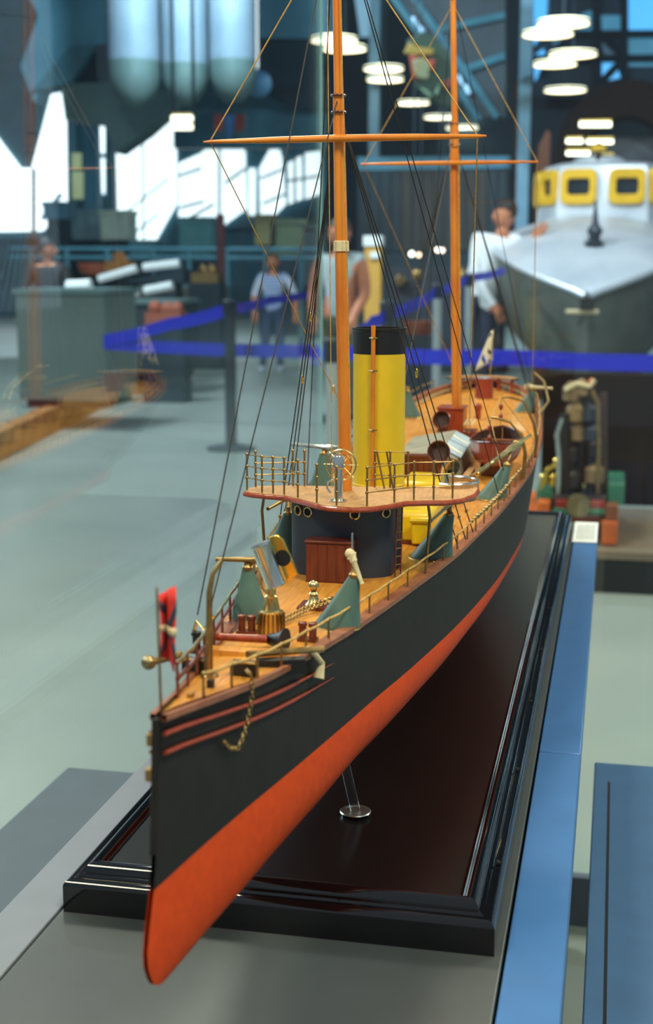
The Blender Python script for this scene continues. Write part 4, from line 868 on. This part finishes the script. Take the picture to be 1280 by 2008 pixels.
line('brace', P(-.131, 1.874, 1.388), P(-.02, 2.2, 1.045), .0006, M_rope2)
line('brace', P(.105, 1.874, 1.388), P(.092, 2.14, 1.05), .0006, M_rope2)
line('signal_halyard', P(-.01, 1.085, 1.068), fm(1.52)+V((-.006, -.004, 0)), .0004, M_rope2)
line('signal_halyard', P(.0065, 1.085, 1.068), fm(1.52)+V((.004, -.004, 0)), .0004, M_rope2)
for i, (a, b, t) in enumerate(((P(-hd(1.225)+.004, 1.225, 1.0), fm(1.375), .4), (P(-hd(1.225)+.004, 1.225, 1.0), fm(1.375), .55), (P(hd(1.225)-.004, 1.225, 1.0), fm(1.375), .42), (P(-.03, 1.40, 1.035), P(-.1135, 1.092, 1.35), .3))):
    p = a.lerp(b, t); MB().sph(p, .0018, 8, (.8, .8, 2.4)).build('signal_block', M_gold, SH)
# ------------------------------------------------------------------ barrier posts and blue tapes
M_tape = mat('blue webbing tape', (16, 28, 186), .55, var=.05, scale=40)
M_post = mat('brushed steel post', (176, 186, 188), .35, .6, var=.1, scale=4)
M_postd = mat('dark steel post', (44, 52, 62), .45, .4, var=.1, scale=4)
def post(px, ytop, Y, label, m=M_post, r=.03):
    a = at(px, ytop, Y); t = thing('barrier_post', (a.x, Y, 0), label, 'barrier post', 'barrier posts')
    MB().cyl((a.x, Y, .02), (a.x, Y, a.z-.1), r, n=16).build('pole', m, t)
    MB().lathe([(r*1.15, -.1), (r*1.25, -.09), (r*1.25, -.01), (r, 0), (1e-5, .003)], (a.x, Y, a.z), n=16).build('head', M_postd, t)
    MB().lathe([(.17, 0), (.17, .015), (.1, .03), (r, .04)], (a.x, Y, 0), n=24).build('foot', m, t); return a
def tape(pts, hgt, label):
    m = MB(); pts = [V(p) for p in pts]; fine = []
    for a, b in zip(pts[:-1], pts[1:]):
        for k in range(8): fine.append(a.lerp(b, k/8)-V((0, 0, .012*math.sin(PI*k/8))))
    fine.append(pts[-1])
    rows = [[p+V((0, 0, hgt/2)), p-V((0, 0, hgt/2)), p+V((0, .002, -hgt/2)), p+V((0, .002, hgt/2))] for p in fine]
    o = m.grid(rows, True).build('barrier_tape', M_tape); tag(o, label, 'barrier tape', 'blue barrier tapes')
b = post(1420, 668, 6.9, 'barrier post outside the right edge holding the long tape')
tape([at(203, 674, 9.78), at(640, 690, 8.6), at(1000, 701, 7.6), at(1410, 712, 6.9)], .088, 'long level blue tape crossing behind the ship')
c = post(450, 588, 8.9, 'dark barrier post in the middle of the left floor', M_postd, .04)
tape([at(203, 668, 9.78), at(330, 636, 9.3), at(444, 608, 8.9)], .088, 'blue tape rising from the left to the dark post')
d = post(640, 560, 14, 'barrier post behind the near mast and the case corner')
tape([at(456, 606, 8.9), at(530, 588, 11), at(632, 572, 14)], .07, 'blue tape from the dark post past the child')
e = post(759, 590, 7.5, 'barrier post with dark head above the funnel', M_postd, .035)
f = post(858, 556, 9.2, 'silver barrier post just left of the far mast'); g = post(920, 536, 10.6, 'silver barrier post just right of the far mast'); post(652, 662, 5.4, 'silver barrier post beside the near mast, under a hand')
tape([at(700, 655, 6.4), at(728, 632, 7.0), at(756, 616, 7.5)], .07, 'short blue tape climbing above the funnel'); tape([at(764, 612, 7.5), at(810, 598, 8.3), at(855, 572, 9.2)], .07, 'blue tape between funnel top and far mast')
tape([at(861, 570, 9.2), at(890, 558, 10), at(918, 545, 10.6)], .065, 'blue tape passing behind the far mast'); tape([at(923, 544, 10.6), at(990, 530, 12.2)], .065, 'blue tape ending at the man beside the boat')

# ------------------------------------------------------------------ people
M_skin = mat('skin', (186, 118, 84), .55, var=.08, scale=20)
def person(name, loc, h, face, J, cols, label, hair_rgb, hands=(True, True), hair_long=False, extra=None):
    """J: joints in units of body height, x right / y away / z up, relative to feet point"""
    t = thing(name, loc, label, 'person'); base = V(loc)
    Rz = Matrix.Rotation(face, 3, 'Z')
    def W(p): return base+Rz @ (V(p)*h)
    verts = []; rad = []; edges = []; part = []
    def v(p, r, pt): verts.append(W(p)); rad.append(r*h); part.append(pt); return len(verts)-1
    def chain_(root, pts, pt):
        k = root
        for p, r, pp_ in pts: n_ = v(p, r, pp_); edges.append((k, n_)); k = n_
        return k
    pel = v(J['pelvis'], .078, 'leg'); ch_ = chain_(pel, [(J['waist'], .072, 'top'), (J['chest'], .085, 'top')], 'top')
    
    nk = chain_(ch_, [(V(J['chest']).lerp(V(J['neck']), .72), .04, 'top'), (J['neck'], .034, 'skin'), (J['head'], .03, 'skin')], 'skin')
    for s in ('l', 'r'):
        hp = chain_(pel, [(J['hip'+s], .06, 'leg'), (J['knee'+s], .042, 'leg'), (J['ank'+s], .028, 'leg'), (J['toe'+s], .024, 'shoe')], 'leg')
        sh = chain_(ch_, [(J['sho'+s], .045, 'top'), (J['elb'+s], .031, 'sleeve'), (J['wri'+s], .021, 'fore')], 'top')
        wv = V(J['wri'+s]); ev = V(J['elb'+s]); dr_ = (wv-ev).normalized(); sd = dr_.cross(V((0, 1, 0)) if abs(dr_.y) < .9 else V((1, 0, 0))).normalized(); up2 = sd.cross(dr_)
        pm = chain_(sh, [(wv+dr_*.028, .02, 'skin'), (wv+dr_*.05, .019, 'skin')], 'skin'); part[-1] = part[-2] = 'skin'
        for q, ln in ((-.018, .036), (-.006, .043), (.006, .041), (.018, .032)):
            chain_(pm, [(wv+dr_*.06+sd*q, .0062, 'skin'), (wv+dr_*(.06+ln*.55)+sd*q*1.1+up2*.006, .0056, 'skin'), (wv+dr_*(.06+ln)+sd*q*1.1+up2*.016, .0048, 'skin')], 'skin')
        chain_(pm-1, [(wv+dr_*.035+sd*.026, .0075, 'skin'), (wv+dr_*.055+sd*.036+up2*.006, .0066, 'skin')], 'skin')
    me = bpy.data.meshes.new('tmp'); me.from_pydata([tuple(p-base) for p in verts], edges, []); ob = bpy.data.objects.new('tmp', me); C.objects.link(ob)
    ob.modifiers.new('s', 'SKIN'); 
    for i, sv in enumerate(me.skin_vertices[0].data): sv.radius = (rad[i], rad[i]); sv.use_root = (i == 0)
    ob.modifiers.new('d', 'SUBSURF').levels = 2
    bpy.context.view_layer.update(); ev_ = ob.evaluated_get(bpy.context.evaluated_depsgraph_get()); bmesh_ = bpy.data.meshes.new_from_object(ev_)
    bpy.data.objects.remove(ob); slots = ['skin', 'top', 'sleeve', 'leg', 'shoe', 'fore']
    bm = bmesh.new(); bm.from_mesh(bmesh_)
    segs = [(verts[a]-base, verts[b]-base, part[b]) for a, b in edges]
    for f_ in bm.faces:
        c_ = f_.calc_center_median(); best = None
        for a, b, pt in segs:
            d_ = b-a; k = max(0, min(1, (c_-a).dot(d_)/max(d_.length_squared, 1e-9))); ds = (c_-a-d_*k).length
            if best is None or ds < best[0]: best = (ds, pt)
        f_.material_index = slots.index(best[1]); f_.smooth = True
    # head with face, joined into the body mesh
    hc = W(J['head'])-base+V((0, 0, .045*h)); hr = .064*h; fd = Rz @ V(J.get('look', (0, -1, 0))).normalized(); sd = fd.cross(V((0, 0, 1))).normalized()
    def ell(c_, r3, mi, n=12):
        r_ = bmesh.ops.create_uvsphere(bm, u_segments=n, v_segments=n-2, radius=1)
        for vv in r_['verts']:
            p = vv.co; vv.co = c_+sd*p.x*r3[0]+fd*p.y*r3[1]+V((0, 0, 1))*p.z*r3[2]*(1 if p.z > 0 else 1.05)
            for f_ in vv.link_faces: f_.material_index = mi; f_.smooth = True
    ell(hc, (hr*.78, hr*.95, hr*1.12), 0, 16); ell(hc+fd*hr*.96+V((0, 0, -.1*hr)), (hr*.13, hr*.2, hr*.24), 0, 8)
    for s in (-1, 1):
        ell(hc+sd*s*hr*.8+V((0, 0, -.05*hr)), (hr*.08, hr*.18, hr*.28), 0, 8); ell(hc+sd*s*hr*.3+fd*hr*.84+V((0, 0, .1*hr)), (hr*.13, hr*.08, hr*.08), 6, 8)
    ell(hc+fd*hr*.84-V((0, 0, .5*hr)), (hr*.26, hr*.08, hr*.06), 7, 8)
    nm_ = bpy.data.meshes.new('body'); bm.to_mesh(nm_); bm.free()
    mt = {'skin': M_skin, 'fore': M_skin, **cols}
    for s in slots: nm_.materials.append(mt[s])
    nm_.materials.append(M_blk); nm_.materials.append(mat('lips', (150, 74, 66), .5))
    o = bpy.data.objects.new('body', nm_); C.objects.link(o); o.parent = t
    hm = MB(); n = 16; rows = []
    for i in range(8):
        al = PI*.60*i/7+.001; row = []
        for j in range(n):
            az = 2*PI*j/n; kx, ky = math.sin(al)*math.cos(az), math.sin(al)*math.sin(az); cut = 1
            zz = math.cos(al)
            if ky > .35 and zz < .45: zz = .45+.0*ky
            if hair_long and i == 7 and ky < .3: zz = -1.5
            row.append(base+hc+sd*kx*hr*.88+fd*(ky*hr*1.02-.04*hr)+V((0, 0, zz*hr*1.22)))
        rows.append(row)
    hm.grid(rows, True).build('hair', mat('hair %s' % str(hair_rgb), hair_rgb, .6, var=.25, scale=30), t)
    if extra: extra(t, W)
    return t
def stand(arm_l, arm_r, lean=0):
    J = {'pelvis': (0, 0, .52), 'waist': (lean*.3, 0, .62), 'chest': (lean*.7, 0, .74), 'neck': (lean, -.005, .835), 'head': (lean*1.08, -.01, .885),
         'hipl': (-.05, 0, .49), 'kneel': (-.055, -.01, .27), 'ankl': (-.055, .01, .045), 'toel': (-.06, -.08, .025), 'hipr': (.05, 0, .49), 'kneer': (.055, -.01, .27), 'ankr': (.055, .01, .045), 'toer': (.06, -.08, .025),
         'shol': (lean*.8-.105, 0, .80), 'shor': (lean*.8+.105, 0, .80)}
    J['elbl'], J['wril'] = arm_l; J['elbr'], J['wrir'] = arm_r; return J
def fabric(n, rgb, **k): return mat(n, rgb, .8, **k)
dark = fabric('dark navy jeans', (22, 28, 46), rgb2=(38, 48, 70), scale=12); shoe = fabric('dark shoes', (24, 24, 26))
# man in white shirt left of the boat
Y = 13.2; p0 = at(936, 600, Y)
J = stand(((-.02, -.05, .63), (.04, -.09, .50)), ((.22, -.03, .72), (.27, -.08, .80)), .12); J['look'] = (-1, -.35, -.2)
J['wril'] = (.07, -.09, .47)
person('person', (p0.x, Y, 0), 1.88, .25, J, {'top': fabric('white shirt', (222, 226, 230), var=.05), 'sleeve': fabric('white shirt', (222, 226, 230)), 'fore': fabric('white shirt', (222, 226, 230)), 'leg': dark, 'shoe': shoe}, 'person in white shirt and dark trousers leaning against the silver boat', (30, 26, 24))
# child in striped top
def stripes():
    m = bpy.data.materials.new('striped cotton'); m.use_nodes = True; n = m.node_tree.nodes; b = n['Principled BSDF']; b.inputs['Roughness'].default_value = .85
    tc = n.new('ShaderNodeTexCoord'); wv = n.new('ShaderNodeTexWave'); wv.bands_direction = 'Z'; wv.inputs['Scale'].default_value = 9; rp_ = n.new('ShaderNodeValToRGB')
    rp_.color_ramp.elements[0].color = (*s2l((66, 108, 176)), 1); rp_.color_ramp.elements[1].color = (*s2l((190, 204, 222)), 1)
    m.node_tree.links.new(tc.outputs['Object'], wv.inputs['Vector']); m.node_tree.links.new(wv.outputs['Color'], rp_.inputs[0]); m.node_tree.links.new(rp_.outputs[0], b.inputs['Base Color']); return m
Y = 15.5; p0 = at(536, 600, Y)
J = stand(((-.16, -.02, .64), (-.15, -.08, .52)), ((.19, -.02, .66), (.20, -.10, .52)))
for k in J: J[k] = tuple(J[k])
J['kneel'] = (-.07, -.02, .27); J['ankl'] = (-.10, .02, .045); J['toel'] = (-.11, -.06, .025)
person('person', (p0.x, Y, 0), 1.40, .1, J, {'top': stripes(), 'sleeve': fabric('pale sleeve', (186, 196, 214)), 'leg': fabric('dark blue shorts', (44, 62, 96)), 'shoe': fabric('white socks', (170, 180, 190))}, 'child in blue striped top and pale sleeves standing behind the tape', (92, 66, 40))
# visitor half hidden by the near mast
Y = 10.5; p0 = at(668, 560, Y)
J = stand(((-.135, -.03, .64), (-.09, -.12, .53)), ((.125, .02, .64), (.10, -.06, .53)))
person('person', (p0.x, Y, 0), 1.62, -.3, J, {'top': fabric('light grey shirt', (150, 164, 166)), 'sleeve': M_skin, 'leg': fabric('olive trousers', (92, 92, 70)), 'shoe': shoe}, 'person in light grey shirt mostly hidden behind the near mast', (66, 44, 30))
# dark figure at the left edge
Y = 11.2; p0 = at(96, 600, Y)
J = stand(((-.15, -.04, .64), (-.1, -.12, .56)), ((.15, -.06, .66), (.22, -.12, .64))); J['look'] = (1, -.1, -.2)
person('person', (p0.x, Y, H), 1.34, .2, J, {'top': fabric('black jacket', (20, 24, 28)), 'sleeve': fabric('black jacket', (20, 24, 28)), 'leg': fabric('charcoal trousers', (30, 34, 40)), 'shoe': shoe}, 'dark haired person in black jacket at the far left edge', (22, 24, 28))

# ------------------------------------------------------------------ silver boat with yellow framed windows
M_sil = mat('bare silver metal', (216, 222, 230), .42, .35, rgb2=(184, 194, 204), scale=2.5)
M_hul2 = mat('grey olive hull', (96, 102, 94), .5, .2, rgb2=(72, 78, 72), scale=3)
M_yfr = mat('yellow window frame', (224, 176, 30), .45, var=.12, scale=8)
BA = at(1147, 578, 12.0); bX = BA.x+.02
bt_ = thing('silver_boat', (bX, 14, 0), 'silver metal boat bow with yellow framed cabin windows at right', 'boat')
ss_ = [0, .06, .16, .32, .55, .85, 1.2, 1.6, 2.1, 2.7, 3.5]; hwid = [.015, .10, .24, .43, .64, .82, .93, .98, 1.0, 1.0, 1.0]; ez = [1.0, 1.04, 1.09, 1.16, 1.25, 1.35, 1.43, 1.49, 1.53, 1.55, 1.56]
cz = [1.005, 1.06, 1.13, 1.23, 1.36, 1.50, 1.61, 1.70, 1.77, 1.80, 1.81]
dk = []; hl = []; kl = []
for s_, w_, e_, c_ in zip(ss_, hwid, ez, cz):
    y = 12+s_; dk.append([V((bX+w_*k, y, e_+(c_-e_)*(1-abs(k)**1.8))) for k in [-1+i/8 for i in range(17)]])
    hl.append([V((bX+sx*w_*kk, y+.0, zz)) for sx, kk, zz in [(-1, 1, e_), (-1, 1.0, e_-.05), (-1, .93, e_*.72), (-1, .8, e_*.45), (-1, .45, .28), (0, 0, .16), (1, .45, .28), (1, .8, e_*.45), (1, .93, e_*.72), (1, 1.0, e_-.05), (1, 1, e_)]])
MB().grid(dk).build('foredeck', M_sil, bt_, ang=60)
m = MB().grid(hl); m.add(hl[0], [tuple(range(11))]); m.add(hl[-1], [tuple(range(11))]); m.build('hull', M_hul2, bt_, ang=50)
for sx in (0, 16): MB().tube([r[sx] for r in dk], .035, 8).build('gunwale', M_sil, bt_)
MB().box((bX, 11.98, .93), (.12, .08, .10)).build('bow_eye', M_blk, bt_); MB().tube([(bX-.18, 11.99, .86), (bX+.1, 11.99, .86)], .02, 8).build('bow_strap', M_cream, bt_)
MB().lathe([(.09, 0), (.1, .03), (.05, .06), (.05, .10), (.075, .14), (.03, .22), (.008, .42)], (bX+.03, 12.75, 1.42), n=16).build('bollard', M_postd, bt_)
# cabin: faceted front, each window frame its own part
cy = 14.1; cw_ = .68; cx0 = bX+.07; z0, z1 = 1.74, 2.25
plan = [(-1.02, 1.3), (-1.0, .72), (-.89, .28), (-.65, .03), (-.04, -.03), (.04, -.03), (.65, .03), (.89, .28), (1.0, .72), (1.02, 1.3)]
plan = [V((cx0+cw_*x, cy+y, 0)) for x, y in plan]
rowsC = [[V((cx0+(p.x-cx0)*k, cy+.6+(p.y-cy-.6)*k, z)) for p in plan] for z, k in ((z0-.3, 1.06), (z0, 1.02), (z1-.06, .98), (z1, .93), (z1+.035, .75), (z1+.055, .4), (z1+.06, .02))]
MB().grid(rowsC).build('cabin', M_sil, bt_, ang=40)
def rrect(c, u, v_, w2, h2, r, n=6):
    out = []
    for qx, qz, a0 in ((1, 1, 0), (-1, 1, PI/2), (-1, -1, PI), (1, -1, 3*PI/2)):
        for i in range(n+1): a = a0+PI/2*i/n; out.append(c+u*(qx*(w2-r)+r*math.cos(a))+v_*(qz*(h2-r)+r*math.sin(a)))
    return out
for i, (pa, pb, fr_) in enumerate(((plan[1], plan[2], .84), (plan[2], plan[3], .9), (plan[3], plan[4], .86), (plan[5], plan[6], .86), (plan[6], plan[7], .9), (plan[7], plan[8], .84))):
    c_ = (pa+pb)/2+V((0, 0, (z0+z1)/2+.04)); u = (pb-pa).normalized(); nn = u.cross(V((0, 0, 1))); c_ += nn*.005; w2 = (pb-pa).length/2*fr_; h2 = .175
    o1 = rrect(c_+nn*.05, u, V((0, 0, 1)), w2, h2, min(.07, w2*.45)); i1 = rrect(c_+nn*.05, u, V((0, 0, 1)), w2*.62 if w2 > .12 else w2*.5, h2*.45, min(.035, w2*.25)); o0 = [p-nn*.08 for p in o1]; i0 = [p-nn*.06 for p in i1]
    f_ = MB().grid([o0, o1, i1, i0], True).build('window_frame', M_yfr, bt_, ang=50, bevel=.012)
    MB().add(i0, [tuple(range(len(i0)))]).slab(i0, nn*.012).build('window_glass', mat('dark cabin glass', (36, 46, 52), .1, var=.2, scale=4), f_)
MB().cyl((cx0-.06, cy+.3, z1), (cx0-.06, cy+.3, z1+.24), .03).build('light_mast', M_blk, bt_); MB().sph((cx0-.06, cy+.3, z1+.18), .06, 10, (1.5, 1, .6)).build('roof_lamp', M_yfr, bt_)
MB().sph((cx0-.05, cy+.5, z1+.04), .24, 14, (1.2, 1, .4)).build('roof_dome', M_sil, bt_)
for y in (12.9, 14.6):
    MB().bb(bX-.5, bX+.5, y, y+.12, 0, .3).build('cradle', mat('brown cradle wood', (72, 40, 26), .6, var=.2, scale=4), bt_)

# ------------------------------------------------------------------ steam engine exhibit right of the table
M_tan = mat('tan painted iron', (146, 118, 78), .55, rgb2=(98, 82, 58), scale=9); M_iron = mat('dark iron', (30, 28, 28), .5, .3, rgb2=(52, 40, 34), scale=12)
M_grn = mat('green enamel', (48, 108, 84), .45, var=.15, scale=10); M_redb = mat('deep red enamel', (128, 26, 22), .45, var=.15, scale=10); M_org = mat('orange timber', (206, 104, 30), .5, rgb2=(168, 76, 24), scale=9)
YE = 5.4; zq = at(1130, 1010, YE).z
en_ = thing('steam_engine', (at(1135, 900, YE).x, YE+.2, 0), 'dark iron steam engine with brass fittings on orange timbers, beyond the table', 'engine')
def eb(name, x0, x1, y0, y1, Ya, dep, m, bev=.004):
    a, b = at(x0, y1, Ya), at(x1, y0, Ya); return MB().bb(a.x, b.x, Ya, Ya+dep, a.z, b.z).build(name, m, en_, bevel=bev)
eb('timber_bearer', 1020, 1212, 1008, 1022, YE-.02, .5, M_org); eb('timber_block', 1052, 1078, 985, 1010, YE-.1, .4, M_org); eb('timber_block', 1186, 1212, 992, 1024, YE-.1, .4, mat('brown timber', (120, 66, 36), .6, var=.2, scale=9)); eb('timber_block', 1178, 1211, 1024, 1068, YE-.12, .3, M_org)
eb('bed_plate', 1080, 1188, 976, 1010, YE-.08, .45, M_iron)
eb('red_panel', 1088, 1112, 981, 996, YE-.1, .02, M_redb); eb('red_panel', 1158, 1186, 983, 997, YE-.1, .02, M_redb); eb('green_panel', 1084, 1118, 997, 1008, YE-.1, .02, M_grn); eb('green_panel', 1152, 1186, 998, 1008, YE-.1, .02, M_grn)
eb('green_box', 1050, 1084, 962, 985, YE-.02, .3, M_grn); eb('green_box', 1190, 1225, 950, 990, YE-.02, .35, M_grn)
MB().lathe([(1e-5, -.015), (.039, -.012), (.045, .0), (.045, .03), (1e-5, .03)], at(1134, 990, YE-.1), (0, -1, 0), 24).build('flywheel', mat('dull bronze', (108, 96, 66), .5, .4, var=.2, scale=20), en_)
for x0, x1, y0, y1, dd, m, nm in ((1100, 1118, 810, 975, .0, M_iron, 'column'), (1120, 1140, 790, 975, .08, M_iron, 'column'), (1150, 1168, 760, 975, .02, M_iron, 'column'), (1176, 1190, 770, 975, .1, mat('brown iron', (66, 44, 34), .6, var=.2, scale=9), 'column')):
    a, b = at((x0+x1)/2, y1, YE+dd), at((x0+x1)/2, y0, YE+dd); MB().cyl(a, b, (x1-x0)*.00105, n=16).build(nm, m, en_)
for x, y, r, m, nm in ((1120, 770, 16, M_tan, 'cylinder_head'), (1140, 762, 14, M_tan, 'cylinder_head'), (1160, 750, 6, M_org, 'lubricator'), (1128, 810, 17, M_tan, 'valve_chest'), (1132, 850, 14, M_tan, 'valve_chest'), (1156, 810, 16, M_navy, 'condenser'), (1160, 850, 15, M_navy, 'condenser'),
                    (1068, 940, 10, M_gold, 'brass_pump'), (1085, 937, 6, M_gold, 'brass_cup'), (1085, 948, 7, M_gold, 'brass_cup'), (1092, 905, 6, M_gold, 'brass_valve'), (1093, 855, 6, M_brass, 'brass_valve'), (1144, 952, 6, M_brass, 'brass_valve'), (1165, 930, 18, M_tan, 'gear_case'), (1125, 940, 18, M_iron, 'gear_case'), (1120, 890, 16, M_iron, 'gear_case'), (1165, 880, 18, M_iron, 'gear_case')):
    c_ = at(x, y, YE+.02); r_ = r*.00213; MB().lathe([(r_*.7, -r_), (r_, -r_*.8), (r_, r_*.6), (r_*.6, r_), (r_*.3, r_*1.3), (1e-5, r_*1.35)], c_, n=16).build(nm, m, en_)
for pts, m in (([(1094, 980), (1096, 900), (1092, 850), (1102, 820)], M_steel), ([(1172, 970), (1174, 860), (1172, 790), (1160, 765)], M_brassd), ([(1108, 765), (1130, 752), (1156, 758), (1166, 745)], M_cream), ([(1060, 960), (1072, 920), (1090, 912)], M_gold)):
    MB().tube([at(x, y, YE-.03) for x, y in pts], .009, 8).build('pipe', m, en_)
a, b = at(1020, 1100, YE), at(1330, 1075, YE); zt_ = at(1200, 1072, YE-.12).z
MB().bb(a.x, b.x, YE-.2, YE+.75, 0, zt_-.03).build('plinth', M_blk, en_); MB().bb(a.x-.02, b.x+.02, YE-.22, YE+.77, zt_-.03, zt_).build('plinth_top', mat('brown grey board', (110, 98, 80), .6, var=.1, scale=6), en_)
MB().bb(at(1030, 1030, YE).x, at(1176, 1030, YE).x, YE, YE+.5, zt_, at(1100, 1022, YE).z).build('stand', M_iron, en_)
eb('back_board', 1058, 1300, 735, 985, YE+.5, .04, mat('dark brown board', (34, 20, 16), .7, rgb2=(20, 14, 13), scale=4, spec=.2))

# ------------------------------------------------------------------ smaller things further back
a = at(730, 600, 13); t = thing('sign_pillar', (a.x, 13, 0), 'yellow sign pillar with white head right of the near mast', 'pillar')
b0, b1 = at(714, 610, 13), at(746, 482, 13); MB().bb(b0.x, b1.x, 13, 13.12, 0, b1.z).build('panel', mat('ochre yellow panel', (196, 150, 62), .6, var=.08, scale=4), t)
c0_ = at(730, 462, 13); MB().bb(b0.x-.01, b1.x+.01, 12.98, 13.14, b1.z, c0_.z).build('head', M_white, t); d0, d1 = at(726, 506, 12.98), at(744, 494, 12.98); MB().bb(d0.x, d1.x, 12.97, 13.0, d0.z, d1.z).build('plate', M_white, t)
for k, (x, y, r, col) in enumerate(((807, 498, 6.5, (255, 246, 226)), (821, 500, 5.5, (250, 200, 160)), (858, 490, 6, (255, 226, 210)), (867, 491, 5.5, (250, 214, 196)))):
    c_ = at(x, y, 22); t = thing('spot_lamp', c_, ('white glowing spot lamp, left of the pair between the masts', 'orange glowing spot lamp next to the white one', 'pinkish spot lamp close to the far mast, left one', 'pinkish spot lamp close to the far mast, right one')[k], 'lamp', 'small spot lamps')
    MB().sph(c_, r*.0062, 10).build('bulb', mat('spot glow %d' % k, col, .4, var=0, emit=3), t); MB().cyl(c_+V((0, .03, 0)), c_+V((0, .16, .04)), .032).build('housing', M_dteal, t); MB().cyl(c_+V((0, .12, .04)), (c_.x, 22.12, 10), .012, n=6).build('stem', M_dteal, t)
t = thing('brass_globe', (at(818, 540, 12).x, 12, 0), 'brass globe on a dark stand between the masts', 'globe'); c_ = at(818, 538, 12)
MB().sph(c_, .05, 14).build('ball', M_brassd, t); MB().lathe([(.16, 0), (.16, .03), (.03, .06), (.025, c_.z-.05)], (c_.x, 12, 0)).build('stand', M_dteal, t)
t = thing('brown_tub', (at(820, 640, 10.5).x, 10.5, 0), 'orange brown tub on a dark plinth above the funnel', 'tub'); c_ = at(820, 655, 10.5)
MB().lathe([(.10, 0), (.125, .09), (.13, .1), (.12, .1), (.09, .01), (1e-5, .01)], c_, n=22).build('tub', mat('orange brown glaze', (132, 66, 34), .5, var=.15, scale=8), t); MB().bb(c_.x-.16, c_.x+.16, 10.35, 10.65, 0, c_.z).build('plinth', M_postd, t)
t = thing('dark_exhibit', (at(830, 600, 16).x, 16.3, 0), 'large dark exhibit block behind the barrier posts', 'exhibit')
a, b = at(762, 520, 16), at(982, 520, 16); MB().bb(a.x, b.x, 16, 16.8, .1, 1.25).build('block', mat('blue black paint', (24, 34, 48), .5, rgb2=(40, 48, 58), scale=3), t); MB().bb(a.x-.05, b.x+.05, 15.95, 16.85, 0, .1).build('plinth', M_postd, t)
for x, y, r in ((905, 545, .06), (785, 560, .08), (935, 560, .07)): MB().lathe([(r, 0), (r*1.1, .05), (r*.5, .12), (1e-5, .14)], at(x, y, 15.9)).build('fitting', M_brassd, t)
